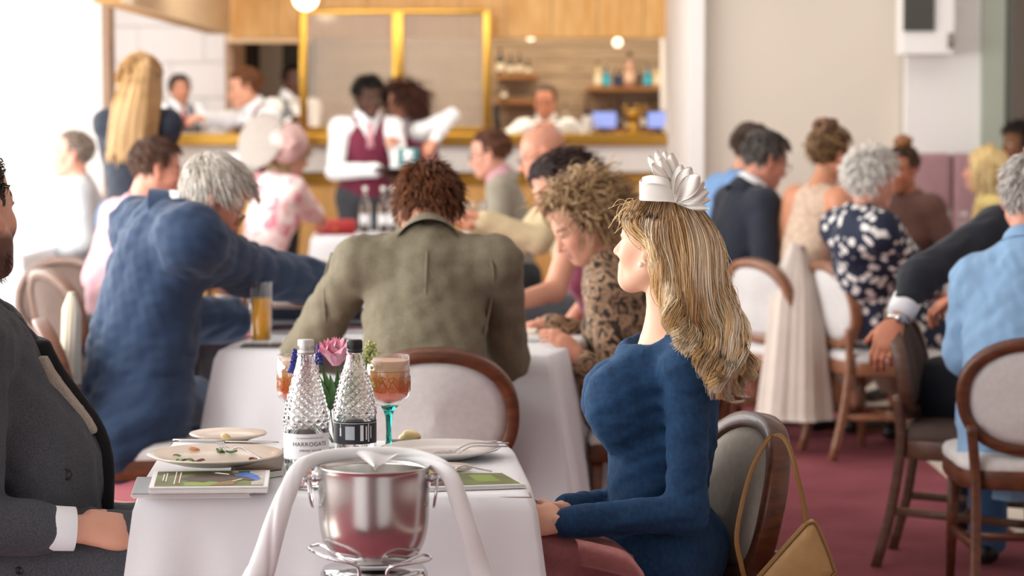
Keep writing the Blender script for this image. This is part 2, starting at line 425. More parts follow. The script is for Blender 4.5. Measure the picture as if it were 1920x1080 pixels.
def hand_sdf(G, wr, d, pn, side, curl=(25, 30, 25), s=1., spread=.0, thumb=40., r=.0088, nails=None):
    """side +1: thumb towards d x pn ... five unequal jointed fingers and an opposed thumb"""
    d = nrm(d); pn = nrm(pn - d * np.dot(pn, d)); ac = np.cross(pn, d) * side   # ac points to the thumb side
    R = np.stack([d, ac, pn], 1)
    G.cone(wr - d * .006, wr + d * .02, .026 * s, .027 * s, k=.01, flat=(pn, .75))
    G.ell(wr + d * .052 * s, np.array([.052, .041, .017]) * s, R, k=.015)
    G.cone(wr + d * .025 * s + ac * .018 * s + pn * .006, wr + d * .075 * s + ac * .03 * s + pn * .004, .018 * s, .013 * s, k=.012)
    L = [(.044, .026, .021), (.048, .030, .022), (.045, .028, .021), (.035, .021, .019)]
    for i in range(4):
        o = .029 - i * .0195; b = wr + d * (.088 - .005 * abs(i - 1)) * s + ac * o * s
        a = 0.; dirv = nrm(d + ac * (spread * (1.5 - i))); pcur = b
        for j in range(3):
            a += math.radians(curl[j]); v = math.cos(a) * dirv + math.sin(a) * pn; e = pcur + v * L[i][j] * s
            G.cone(pcur, e, (r - .0007 * j) * s, (r - .0007 * (j + 1)) * s, k=.004 if j else .008); pcur = e
        if nails is not None: nails.append(pcur - pn * .0)
    t = math.radians(thumb); b = wr + d * .028 * s + ac * .03 * s; v = nrm(math.cos(t) * d + math.sin(t) * ac * .9 + pn * .35)
    e = b + v * .042 * s; G.cone(b, e, .0135 * s, .011 * s, k=.01); v2 = nrm(v + d * .35 + pn * .25); G.cone(e, e + v2 * .032 * s, .0105 * s, .009 * s, k=.004)

def strand_mesh(Pn, Rr, C, sides=3):
    """Pn (n,m,3) strand centre lines, Rr (n,m) radii, C (n,m,3) colours"""
    n, m = Pn.shape[:2]; T = np.gradient(Pn, axis=1); T /= np.linalg.norm(T, axis=-1, keepdims=True) + 1e-9
    ref = np.array([.31, .52, .79]); U = np.cross(T, ref); U /= np.linalg.norm(U, axis=-1, keepdims=True) + 1e-9; W = np.cross(T, U)
    th = np.linspace(0, 2 * math.pi, sides, endpoint=False)
    V = (Pn[:, :, None] + Rr[:, :, None, None] * (U[:, :, None] * np.cos(th)[None, None, :, None] + W[:, :, None] * np.sin(th)[None, None, :, None]))
    a = np.arange(n)[:, None, None] * m * sides; i = np.arange(m - 1)[None, :, None] * sides; j = np.arange(sides)[None, None]; jn = (j + 1) % sides
    Q = np.stack([a + i + j, a + i + jn, a + i + sides + jn, a + i + sides + j], -1).reshape(-1, 4)
    return V.reshape(-1, 3), Q, np.repeat(C[:, :, None], sides, 2).reshape(-1, 3)
def comb_hair(h, n=900, m=6, length=.05, width=.003, cols=('#3a2a20', '#5a4232'), comb='back', grav=.1, lift=.35, curl=.15, thick=.012, rec=0., side=0., seed=1, crown=(-.05, 0, .12), colliders=(), lenfun=None, part=0.):
    r = np.random.default_rng(seed); d = r.normal(size=(n * 6, 3)); d /= np.linalg.norm(d, axis=1, keepdims=True)
    q = CR_C + d * CR_R; k = hairline(q, rec, side) & (q[:, 2] > -.055); q = q[k][:n]; d = d[k][:n]; n = len(q)
    nr = d / CR_R; nr /= np.linalg.norm(nr, axis=1, keepdims=True)
    off = (r.uniform(.15, 1, n) * thick)[:, None]; crown = np.array(crown); gl = np.array([0, 0, -1.0]) @ h.R
    L = np.full(n, length) if lenfun is None else lenfun(q); L = L * r.uniform(.75, 1.15, n)
    p = q.copy(); out = [p.copy()]
    def flow(p):
        if comb == 'back': v = np.tile([-1, 0, -.25], (n, 1)) + 0.
        elif comb == 'fwd': v = (p - crown) + np.array([.06, 0, 0])
        elif comb == 'side': v = np.tile([-.15, 1., 0], (n, 1)) * np.where(q[:, 1:2] > part, 1, -1) * [1, 1, 1]; v[:, 0] = -.35
        elif comb == 'up': v = nr * .6 + np.array([-.5, 0, .2])
        elif comb == 'bun': v = np.array([-.10, 0, .10]) - p
        elif comb == 'drape':
            v = p - crown; v = v / (np.linalg.norm(v, axis=1, keepdims=True) + 1e-6); v[:, 0] = np.minimum(v[:, 0], -.12); v[:, 1] += .5 * np.sign(q[:, 1])
        else: v = p - crown
        v = v / (np.linalg.norm(v, axis=1, keepdims=True) + 1e-6); return v
    dirv = nr * lift + flow(p); wav = r.normal(size=(n, 3)); ph = r.uniform(0, 6.28, n)
    for i in range(1, m):
        st = (L / (m - 1))[:, None]; v = flow(p) if comb not in ('down', 'drape') or i < m * .5 else dirv
        dirv = dirv * .45 + v * .55 + gl * grav * i + r.normal(size=(n, 3)) * curl + wav * curl * .6
        dirv /= np.linalg.norm(dirv, axis=1, keepdims=True) + 1e-9; p = p + dirv * st
        for C0, R0 in ((CR_C, CR_R), (np.array([.03, 0, -.03]), np.array([.06, .06, .085]))):
            e = (p - C0) / (R0 + off); le = np.linalg.norm(e, axis=1, keepdims=True); p = np.where(le < 1, C0 + (p - C0) / np.maximum(le, .05), p)
        out.append(p.copy())
    Pl = np.stack(out, 1); Pw = h.o + (Pl * h.s) @ h.R.T
    for c_, rad in colliders:
        dv = Pw - c_; ln = np.linalg.norm(dv, axis=-1, keepdims=True); Pw = np.where(ln < rad, c_ + dv / (ln + 1e-6) * rad, Pw)
    tt = np.linspace(0, 1, m)[None]; Rr = width * (1 - .75 * tt ** 2) * r.uniform(.6, 1.3, n)[:, None]
    a, b = np.array(lin(cols[0])[:3]), np.array(lin(cols[1])[:3]); mix = np.clip(r.normal(.5, .33, n)[:, None] + (tt - .5) * .5, 0, 1)[..., None]
    return strand_mesh(Pw, np.repeat(Rr, 1, 0) if Rr.shape[0] == n else np.repeat(Rr, n, 0), a * (1 - mix) + b * mix)
HAIR = attrmat('hair', .42, spec=.4)
SKIN = attrmat('skin', .5, sss=.12, spec=.35, bump=.06, bscale=600.)
def ik(S, Wt, a, b, pole):
    d = Wt - S; L = np.linalg.norm(d); L = min(L, (a + b) * .995); dn = nrm(d); x = (a * a - b * b + L * L) / (2 * L); y = math.sqrt(max(a * a - x * x, 0))
    pv = pole - dn * np.dot(pole, dn); return S + dn * x + nrm(pv) * y, S + dn * L
def bbox(pts, pad):
    p = np.array(pts); return p.min(0) - pad, p.max(0) + pad
def glasses(h, root, m):
    rims = []
    for q in (-1, 1):
        a = np.linspace(0, 2 * math.pi, 16, endpoint=False)
        rims.append(tube([h.w(.112 - .004 * abs(math.cos(t)), .034 * q + .026 * math.cos(t), -.002 + .019 * math.sin(t)) for t in a], .0018, 6, closed=True))
        rims.append(tube([h.w(.105, .062 * q, .006), h.w(.06, .076 * q, .006), h.w(-.008, .084 * q, .012), h.w(-.026, .082 * q, -.008)], .0018, 6))
    rims.append(tube([h.w(.112, -.009, .002), h.w(.115, 0, .005), h.w(.112, .009, .002)], .0018, 6))
    mk('glasses', join(*rims), m, root)

def person(label, head, yaw, lean=8, hyaw=None, hpitch=0., hroll=0., S=1., female=False, stand=False, hands=None, skin='#d9a78c', lips=None, brow='#5b4636',
           top=None, bottom=None, hair=None, vox=.014, hvox=.007, handvox=.006, j=None, collar=None, bvox=None, group=None, specs=False, belly=0., bust=None, low=None, stub=None, beard=0.,
           shoes='#1c1a1a', elbow_out=.5, legs=True, palm=None, curl=(25, 30, 25), hside=None, seat=.47, knee=None, lapel=None, bodyhand=None, nosel=1., spread=0., jaw=1., eye='#2b2320', sw=None, armr=1.0, hand_s=1.0):
    j = j or {}; hands = hands or {}; palm = palm or {}
    if len(head) == 3 and head[2] > 9.5: vox, hvox, handvox = max(vox, .017), max(hvox, .0082), max(handvox, .0085)
    o = P(*head) if len(head) == 3 and abs(head[0]) > 6 else np.asarray(head, float)
    h = HF(o, yaw if hyaw is None else hyaw, hpitch, hroll, S * (.93 if female else 1.))
    a = math.radians(yaw); f = np.array([math.cos(a), math.sin(a), 0]); ln = math.radians(lean)
    u = math.cos(ln) * Z3 + math.sin(ln) * f; l = nrm(np.cross(Z3, f)); ft = np.cross(l, u)
    Rt = np.stack([ft, l, u], 1)
    nt = h.w(-.016, 0, -.07); N = nt - (h.u * .3 + u * .7) * .075 * S - f * .012
    J = {'N': N}; J['N'] = np.asarray(j.get('N', N)); N = J['N']
    sw = sw or (.150 if female else .172)
    J['C'] = np.asarray(j.get('C', N - u * .20 * S - ft * .0)); J['SL'] = np.asarray(j.get('SL', N - u * .06 * S + l * sw * S)); J['SR'] = np.asarray(j.get('SR', N - u * .06 * S - l * sw * S))
    W_ = np.asarray(j.get('W', J['C'] - u * .14 * S)); J['W'] = W_
    ll = math.radians(lean * .55 if low is None else low); ul = math.cos(ll) * Z3 + math.sin(ll) * f
    pz = .94 * S if stand else seat + .095
    J['Pv'] = np.asarray(j.get('Pv', W_ - ul * max((W_[2] - pz) / ul[2], .08)))
    Pv = J['Pv']; ratio = (N[2] - pz) / (.50 * S)
    base = np.array([Pv[0], Pv[1], 0.]); root = empty('person', base, 0, label, 'person', group)
    kn = math.radians(8)
    for s_, q in (('L', 1), ('R', -1)):
        hp = Pv + l * .085 * q * S; J['H' + s_] = hp
        if stand: J['K' + s_] = hp + V3(0, 0, -.44 * S) + f * .02 + l * q * .01; J['A' + s_] = np.array([J['K' + s_][0], J['K' + s_][1], .08]) - f * .03
        else:
            J['K' + s_] = hp + f * .40 * S + l * q * .05 + V3(0, 0, -.015); J['A' + s_] = np.array([J['K' + s_][0], J['K' + s_][1], .08]) + f * .03
        for t_ in 'HKA':
            if t_ + s_ in j: J[t_ + s_] = np.asarray(j[t_ + s_])
        tgt = hands.get(s_)
        if tgt is None: tgt = (J['K' + s_] * .55 + hp * .45 + V3(0, 0, .10)) if not stand else J['S' + s_] - u * .50 * S + l * q * .06
        pole = l * q * elbow_out - Z3 * .8 - f * .35
        E, Wr = ik(J['S' + s_], np.asarray(tgt, float), .285 * S, .255 * S, pole); J['E' + s_] = np.asarray(j.get('E' + s_, E)); J['W' + s_] = np.asarray(j.get('W' + s_, Wr))
    print('PERSON %-48s size %.2f base (%.2f,%.2f) headz %.2f' % (label[:48], ratio, base[0], base[1], o[2]))
    fs = .9 if female else 1.
    def torso(G, g=0., hem=.0, k=.07):
        G.ell(J['C'], np.array([.112, .165 * fs, .19]) * S + g, Rt, k=0); G.ell(J['W'] + ft * belly * .5, np.array([(.108 if female else .118) + belly * .6, (.150 * fs if female else .165) + belly * .2, .165]) * S + g, Rt, k=k)
        G.ell(Pv, np.array([.125, .175, .12]) * S + g, Rt, k=k)
        for s_ in 'LR': G.cone(J['S' + s_], N - u * .045, (.062 if not female else .05) * S + g, .055 * S + g, k=.05)
        G.cone(J['SL'], J['SR'], .055 * S + g, .055 * S + g, k=.05); G.cone(N, N - u * .12, .06 * S + g, .09 * S + g, k=.05)
        if female or bust:
            b = bust or .062
            for q in (-1, 1): G.ell(J['C'] + ft * (.072) * S + l * .068 * q * S - u * .02, np.array([b, b, b * 1.05]) * S + g, Rt, k=.045)
    def arm(G, s_, g=0., t=1., k=.035, r=(.058, .048, .036)):
        Sx, E, Wr = J['S' + s_], J['E' + s_], J['W' + s_]
        G.cone(Sx, E if t > .55 else Sx + (E - Sx) * t * 2, r[0] * S + g, (r[1] if t > .55 else r[0] * .96) * S + g, k=k)
        if t > .55: G.cone(E, E + (Wr - E) * min(1, (t - .5) * 2), r[1] * S + g, r[2] * S + g, k=.02)
    def leg(G, s_, g=0.):
        G.cone(J['H' + s_], J['K' + s_], .088 * S + g, .06 * S + g, k=.05); G.cone(J['K' + s_], J['A' + s_], .058 * S + g, .042 * S + g, k=.03)
    top = dict(top or {}); bottom = dict(bottom or {}); ar = (.044 * armr, .037 * armr, .027 * armr)
    # --- body: one mesh (head, torso, limbs, hands)
    parts = []; cols = []; sk = np.array(lin(skin)[:3])
    lo, hi = bbox([h.o, N], .17); G = Grid(lo, hi, hvox); head_sdf(G, h, N - u * .02, female, beard=beard, nosel=nosel, jaw=jaw); V, Q = G.mesh(); parts.append((V, Q))
    rec = (hair or {}).get('rec', 0.)
    cols.append(head_color(h, V, skin, lips or skin, brow, (hair or {}).get('cols', (None,))[0], rec, stub, eye))
    pts = [J[x] for x in ('N', 'C', 'Pv', 'SL', 'SR', 'EL', 'ER', 'WL', 'WR')] + ([J[x + s_] for x in 'KA' for s_ in 'LR'] if legs else [])
    lo, hi = bbox(pts, .16); lo[2] = max(lo[2], -.01); G = Grid(lo, hi, bvox or max(vox * 1.3, .021))
    torso(G, -.014); G.cone(N - u * .02, h.w(-.014, 0, -.06), (.056 if not female else .048) * S, (.054 if not female else .046) * S, k=.03)
    for s_ in 'LR':
        arm(G, s_, 0, r=ar)
        if legs: leg(G, s_, -.014)
        if legs:
            an = J['A' + s_]; G.cone(an - V3(0, 0, .045), an + f * .13 - V3(0, 0, .055), .03, .025, k=.02)
    V, Q = G.mesh(); parts.append((V, Q)); cols.append(np.tile(sk, (len(V), 1)))
    for s_, q in (('L', 1), ('R', -1)):
        if bodyhand and s_ in bodyhand and bodyhand[s_] is None: continue
        Wr = J['W' + s_]; d = nrm(Wr - J['E' + s_]); dd = (bodyhand or {}).get(s_)
        if dd is not None: d = nrm(dd)
        pn = palm.get(s_, -Z3 + f * .1); lo, hi = bbox([Wr, Wr + d * .17 * S, Wr + nrm(pn) * .08], .075); G = Grid(lo, hi, handvox)
        cu = curl[s_] if isinstance(curl, dict) else curl
        hand_sdf(G, Wr, d, np.asarray(pn, float), q if True else q, cu, S * (.92 if female else 1.) * hand_s, spread); V, Q = G.mesh(); parts.append((V, Q))
        c_ = np.tile(sk * np.array([1.0, .93, .9]), (len(V), 1)); cols.append(c_)
    body = mk('body', join(*parts), SKIN, root, col=np.concatenate(cols))
    # --- clothing
    if top:
        pts = [J[x] for x in ('N', 'C', 'Pv', 'SL', 'SR')] + [J[x + s_] for x in 'EW' for s_ in 'LR']
        lo, hi = bbox(pts, .19 + belly); G = Grid(lo, hi, top.get('vox', vox)); g = top.get('grow', 0.); t = top.get('sleeve', 1.)
        torso(G, g, k=top.get('k', .07))
        if 'hem' in top:   # jacket skirt hanging below the hips
            for q in (-1, 1): G.cone(Pv + l * .06 * q, Pv + l * .075 * q - V3(0, 0, top['hem']) - f * .03 + f * top.get('hemf', 0), .13 * S, .12 * S, k=.05, flat=(f, .95))
        for s_ in 'LR':
            if t > 0: arm(G, s_, g, t, r=top.get('r', (.064, .056, .043)), k=top.get('ak', .03))
        if top.get('extra'): top['extra'](G, J, locals())
        if top.get('neck', True): G.cone(N - u * .005, N + u * top.get('ncut', .2), .052 * S, .062 * S, k=.01, op='s'); G.cone(N + u * (top.get('nh', .04) + .25), N + u * .7, .25, .3, k=.01, op='s')
        if top.get('vneck'): G.cone(N - u * top['vneck'] + ft * .16, N + u * .03 + ft * .03, .01, .06, k=.01, op='s')
        if top.get('fold', .004): G.folds(top.get('fold', .004), top.get('seed', 3), *top.get('ff', (30., 95.)))
        if top.get('open'):
            pass
        J['_G'] = G; V, Q = G.mesh(); mk(top.get('name', 'shirt'), (V, Q), top['mat'], root)
    if bottom and legs:
        pts = [J[x + s_] for x in 'HKA' for s_ in 'LR']; lo, hi = bbox(pts, .17); lo[2] = max(lo[2], .02); G = Grid(lo, hi, bottom.get('vox', .021))
        G.ell(Pv, np.array([.135, .185, .125]) * S + .002, Rt, k=0)
        if bottom.get('type') == 'skirt':
            for s_ in 'LR': G.cone(J['H' + s_], J['K' + s_] + f * .03, .105, .085, k=.09); 
            G.cone(J['HL'], J['KR'], .09, .08, k=.08); G.cone(J['HR'], J['KL'], .09, .08, k=.08)
            for s_ in 'LR': G.cone(J['K' + s_], J['K' + s_] * .5 + J['A' + s_] * .5 , .085, .10, k=.07)
        else:
            for s_ in 'LR': G.cone(J['H' + s_], J['K' + s_], .095 * S, .072 * S, k=.05); G.cone(J['K' + s_], J['A' + s_], .07 * S, .058 * S, k=.03)
        G.folds(bottom.get('fold', .005), 11); V, Q = G.mesh(); mk(bottom.get('name', 'trousers'), (V, Q), bottom['mat'], root)
        sh = mat('shoe_' + shoes[1:], shoes, .35)
        for s_ in 'LR':
            an = J['A' + s_]; G = Grid(an - .32, an + .32, .018); G.F[:] = .3; b = an - V3(0, 0, .035)
            G.cone(b - f * .04, b + f * .15 - V3(0, 0, .008), .04, .035, k=.02, flat=(Z3, .8)); G.cone(b - f * .03, b + V3(0, 0, .05), .038, .036, k=.02); G.plane(V3(0, 0, .004), V3(0, 0, -1.)); mk('shoe', G.mesh(), sh, root)
    J['_torso'] = torso; J['_fr'] = (ft, l, u)
    if collar and top.get('name') in ('jacket', 'coat'):   # turned jacket collar standing outside the shirt collar
        nd = nrm(h.w(-.014, 0, -.05) - N); e1 = nrm(ft - nd * np.dot(ft, nd)); e2 = np.cross(nd, e1); aa = np.linspace(math.radians(55), math.radians(305), 30)
        mk('jacket_collar', sheet(np.array([[N + nd * (z_ - .02 * math.cos(t)) + (e1 * math.cos(t) + e2 * math.sin(t)) * (collar[2] if isinstance(collar, tuple) else .066) * 1.09 * S * rad for t in aa] for z_, rad in ((-.05, 1.42), (-.025, 1.3), (.006, 1.12), (.024, 1.0), (.028, .95), (.014, .92), (-.03, .92))])), top['mat'], root)
    if collar:   # folded shirt collar round the neck
        m_, cw, rr = collar if isinstance(collar, tuple) else (collar, .04, .066)
        nd = nrm(h.w(-.014, 0, -.05) - N); aa = np.linspace(0, 2 * math.pi, 28, endpoint=False)
        e1 = nrm(ft - nd * np.dot(ft, nd)); e2 = np.cross(nd, e1); rows = []
        for z_, rad in ((.012, 1.22), (.03, 1.12), (.045, 1.0), (.052, .93), (.04, .90), (.0, .92)):
            rows.append([N + nd * (z_ * cw / .04 - .012 * math.cos(t)) + (e1 * math.cos(t) + e2 * math.sin(t)) * rr * S * fs * rad for t in aa])
        R_ = np.array(rows); R_ = np.concatenate([R_, R_[:, :1]], 1); mk('collar', sheet(R_), m_, root)
    if hair and not hair.get('none'):
        kw = {k_: v for k_, v in hair.items() if k_ not in ('none', 'more')}; kw['rec'] = rec
        V, Q, C = comb_hair(h, **kw); ms = [(V, Q)]; cs = [C]
        for more in hair.get('more', ()):
            k2 = dict(kw); k2.update(more); V, Q, C = comb_hair(h, **k2); ms.append((V, Q)); cs.append(C)
        mk('hair', join(*ms), HAIR, root, col=np.concatenate(cs))
    if specs: glasses(h, root, mat('spectacle_frame', '#241c18', .3))
    return root, h, J

# ================================================================ the room
WALL = mat('wall_paint', '#e9e4de', .75, bump=.05, bscale=60.)
WALLW = mat('white_wall_paint', '#f4f2ef', .7)
OAK = wood('oak_veneer', '#e2a858', '#f4c680', .45, (3, 3, .5))
BRASS = mat('brass', '#c89b45', .3, 1.0, var=.1, vscale=3.)
DARKTRIM = wood('brown_trim', '#8a6a50', '#a5846a', .5)
def carpet():
    t = NT('carpet'); tc = t.n('ShaderNodeTexCoord'); nz = t.n('ShaderNodeTexNoise', Scale=3.0, Detail=6.0); t.l(tc.outputs['Object'], nz.inputs['Vector'])
    t.l(t.ramp(nz.outputs[0], [(.3, lin('#7f434b')), (.7, lin('#96565d'))]), t.b.inputs['Base Color']); t.b.inputs['Roughness'].default_value = .95; t.b.inputs['Specular IOR Level'].default_value = .1
    nb = t.n('ShaderNodeTexNoise', Scale=120.0, Detail=3.0); t.l(tc.outputs['Object'], nb.inputs['Vector']); t.bump(nb.outputs[0], .6, .006); return t.m
def struct(name, vf, m, parent=None, **kw):
    o = mk(name, vf, m, parent, smooth=False, **kw)
    if parent is None: o['kind'] = 'structure'
    return o
fl = struct('floor', box((.3, 8, -.05), (4.6, 13.5, .05)), carpet())
CREAM = mat('cream_carpet', '#d9cfc0', .95, var=.06, vscale=12., bump=.4, bscale=150., bdist=.004)
mk('stripe_or_sunlit_band', box((1.98, 9, .002), (.18, 10, .002)), CREAM, fl, smooth=False)
mk('stripe_or_sunlit_band', box((-2.75, 11, .002), (.75, 7, .002)), mat('sunlit_floor_tone', '#efebe4', .5), fl, smooth=False)  # cream floor zone, its near-white tone standing in for sunlight on the floor
struct('ceiling', box((.3, 8, 3.15), (4.6, 13.5, .05)), WALLW)
# glazed wall on the left: piers, sill and head around open panes of daylight
wl = struct('wall_left', join(box((-3.95, 8, .15), (.08, 13.5, .15)), box((-3.95, 8, 3.0), (.08, 13.5, .1))), WALLW)
for i in range(11): mk('mullion', box((-3.95, -5.0 + i * 2.1, 1.6), (.06, .05, 1.3)), WALLW, wl, smooth=False)
struct('wall_right', box((4.85, 8, 1.55), (.06, 13.5, 1.55)), WALL)
struct('wall_behind_camera', box((.3, -5.4, 1.55), (4.6, .06, 1.55)), mat('warm_wall', '#7d7268', .8))
for i in range(9): mk('reflected_strip', box((-3.6 + i * .98, -5.3, 1.55), (.2, .08, 1.55)), (WALLW, mat('dark_reflected_strip', '#3a2c26', .5))[i % 2], bpy.data.objects['wall_behind_camera'], smooth=False)  # unseen strips added so the ice bucket reflects upright streaks
struct('wall_end', box((.3, 21.3, 1.55), (4.6, .06, 1.55)), WALLW)
# white pier on the left with its brown edge
x1 = XP(196, 15.5)
struct('wall_pier_left', box(((x1 - 4.2) / 2, 15.58, 1.55), ((x1 + 4.2) / 2, .08, 1.55)), WALLW)
struct('trim_1', box((x1 + .025, 15.52, 1.55), (.025, .1, 1.55)), DARKTRIM)
# oak soffit: fascia over the bar and its return along the alcove opening
sz = ZP(70, 17.5); xr = XP(1291, 17.5)
of = struct('trim_2', box(((xr - 2.02) / 2, 17.58, (sz + 3.1) / 2), ((xr + 2.02) / 2, .08, (3.1 - sz) / 2)), mat('soffit_core', '#b98a4c', .5))
n = 10; x0 = -2.02; w_ = (xr - x0) / n
for i in range(n): mk('oak_panel', box((x0 + w_ * (i + .5), 17.492, (sz + 3.1) / 2), (w_ / 2 - .003, .012, (3.1 - sz) / 2)), OAK, of, smooth=False)
o2 = struct('trim_3', box((-2.10, 15.0, (sz + .02 + 3.1) / 2), (.07, 2.4, (3.1 - sz - .02) / 2)), mat('soffit_core', '#b98a4c', .5))
PALEOAK = wood('pale_oak', '#c9ab84', '#d9c09c', .5, (.5, 3, 3))
for i in range(4): mk('oak_panel', box((-2.022, 13.2 + 1.2 * i, (sz + .02 + 3.1) / 2), (.01, .597, (3.1 - sz - .02) / 2)), PALEOAK, o2, smooth=False)
# back of the alcove, with pale tiles, and the dark doorway
struct('wall_alcove', box((-3.2, 20.6, 1.55), (1.6, .05, 1.55)), WALLW)
aw = bpy.data.objects['wall_alcove']; TILE = mat('pale_tile', '#ece6e2', .45, var=.04, vscale=2.)
for r_ in range(7):
    for c_ in range(5): mk('tile', box((-4.0 + c_ * .56 + (r_ % 2) * .28, 20.54, .9 + r_ * .30), (.275, .012, .146)), TILE, aw, smooth=False)
xa, xb = XP(440, 18.6), XP(575, 18.6)
struct('wall_bar_side', join(box((xa - .03, 19.5, 1.55), (.03, 1.0, 1.55))), wood('brown_trim', '#8a6a50', '#a5846a'))
d1 = struct('door_1', box(((xa + xb) / 2, 19.4, 1.2), ((xb - xa) / 2, .04, 1.2)), mat('dark_doorway', '#17130f', .6))
mk('door_panel', box((XP(508, 19.3), 19.34, 1.15), (.09, .02, 1.1)), mat('door_grey', '#6f675f', .5), d1, smooth=False)
struct('wall_over_door', box(((xa + xb) / 2, 18.5, 2.6), ((xb - xa) / 2 + .04, .06, 2.66 - ZP(66, 18.5))), mat('beige_panel', '#c9ae8e', .6))
# back bar wall with horizontal boards
bw = struct('wall_back', box(((xb + xr) / 2, 19.6, 1.55), ((xr - xb) / 2, .05, 1.55)), mat('backbar_core', '#5f544a', .7))
BOARD = wood('grey_board', '#95826c', '#bda78c', .6, (.6, 3, 8))
for i in range(14):
    z = 1.0 + i * .125
    for k, (a, b) in enumerate(((xb, (xb + xr) / 2 - .1), ((xb + xr) / 2 - .1, xr))): mk('board', box(((a + b) / 2, 19.54 + .006 * ((i + k) % 2), z), ((b - a) / 2 - .003, .015, .0595)), BOARD, bw, smooth=False)
# wall to the right of the bar: bright corner post and beige wall
xq = XP(1318, 15.2); xe = XP(1692, 15.2)
struct('wall_corner', box((XP(1304, 15.2), 16.6, 1.55), ((xq - XP(1291, 15.2)) / 2, 1.5, 1.55)), WALLW)
struct('wall_back_right', box(((xq + xe) / 2, 15.3, 1.55), ((xe - xq) / 2, .1, 1.55)), mat('beige_wall', '#e0d6c8', .8, bump=.05, bscale=40.))
xf_ = XP(1838, 15.1)
struct('wall_niche', box(((xe + xf_) / 2 + .0, 15.12, 1.55), ((xf_ - xe) / 2, .06, 1.55)), WALLW)
struct('trim_4', box(((XP(1840, 15.0) + XP(1884, 15.0)) / 2, 15.05, 1.55), (.07, .05, 1.55)), mat('sage_panel', '#aeb5a6', .5))
struct('trim_5', box((XP(1893, 15.0), 15.08, 1.55), (.025, .05, 1.55)), mat('dark_sage', '#6c6f66', .5))
struct('wall_far_right', box((4.0, 16.2, 1.55), (.9, .05, 1.55)), mat('grey_wall', '#b3aba2', .7))

# ---- bar counter
bar_ = empty('bar_counter', (0, 17.4, 0), 0, 'long bar with white front, brass ledge and oak base at the back', 'bar')
xl = XP(330, 17.3)
mk('front_panel', box(((xl + xr) / 2, 17.42, (ZP(273, 17.35) + ZP(322, 17.35)) / 2), ((xr - xl) / 2, .12, (ZP(273, 17.35) - ZP(322, 17.35)) / 2)), mat('white_stone', '#f1eee9', .35), bar_, smooth=False)
mk('ledge', box(((xl + xr) / 2, 17.40, (ZP(251, 17.25) + ZP(272, 17.25)) / 2), ((xr - xl) / 2, .18, (ZP(251, 17.25) - ZP(272, 17.25)) / 2), bev=.008), BRASS, bar_, smooth=False)
zb = ZP(323, 17.3)
mk('base_core', box(((xl + xr) / 2, 17.5, zb / 2), ((xr - xl) / 2, .10, zb / 2)), mat('soffit_core', '#b98a4c', .5), bar_, smooth=False)
for i in range(9):
    w_ = (xr - xl) / 9; mk('base_panel', box((xl + w_ * (i + .5), 17.39, zb / 2 - .04), (w_ / 2 - .006, .015, zb / 2 - .05)), OAK, bar_, smooth=False)
mk('base_rail', box(((xl + xr) / 2, 17.38, zb - .05), ((xr - xl) / 2, .03, .04)), BRASS, bar_, smooth=False)
# ---- glazed screen standing on the bar
scr = empty('bar_screen', (XP(740, 17.3), 17.3, ZP(262, 17.3)), 0, 'brass framed glass screen with two panes standing on the bar', 'screen')
def pxbox(x0, y0, x1, y1, Y, dy, bev=0.):
    a = P(x0, y0, Y); b = P(x1, y1, Y); return box(((a[0] + b[0]) / 2, Y, (a[2] + b[2]) / 2), (abs(b[0] - a[0]) / 2, dy, abs(a[2] - b[2]) / 2), bev=bev)
zb0 = 251
for q in ((561, 20, 577, zb0), (735, 20, 757, zb0), (906, 20, 921, zb0)): mk('upright', pxbox(*q, 17.3, .025, .006), BRASS, scr)
for q in ((561, 18, 921, 27), (577, 238, 906, zb0)): mk('rail', pxbox(*q, 17.3, .024, .005), BRASS, scr)
t = NT('hazy_glass'); tr = t.n('ShaderNodeBsdfTransparent'); df = t.n('ShaderNodeBsdfDiffuse'); df.inputs[0].default_value = lin('#efe2d0'); gl = t.n('ShaderNodeBsdfGlossy'); gl.inputs['Roughness'].default_value = .12
m1 = t.n('ShaderNodeMixShader'); m1.inputs[0].default_value = .27; t.l(tr.outputs[0], m1.inputs[1]); t.l(df.outputs[0], m1.inputs[2])
m2 = t.n('ShaderNodeMixShader'); m2.inputs[0].default_value = .12; t.l(m1.outputs[0], m2.inputs[1]); t.l(gl.outputs[0], m2.inputs[2]); t.l(m2.outputs[0], t.t.nodes['Material Output'].inputs[0])
for q in ((577, 27, 735, 238), (757, 27, 906, 238)): mk('pane', pxbox(*q, 17.3, .004), t.m, scr, smooth=False)
# ---- globe lamp
gp = P(573, -4, 16.4)
lm = empty('globe_lamp', gp, 0, 'round white glowing globe lamp hanging by the bar screen', 'lamp')
mk('globe', sphere(gp, .085, 24, 16), mat('lit_glass', '#fff6e4', .4, emit='#fff0d2', estr=5.), lm)
mk('cord', tube([gp + V3(0, 0, .08), V3(gp[0], gp[1], 3.1)], .006, 8), BRASS, lm)
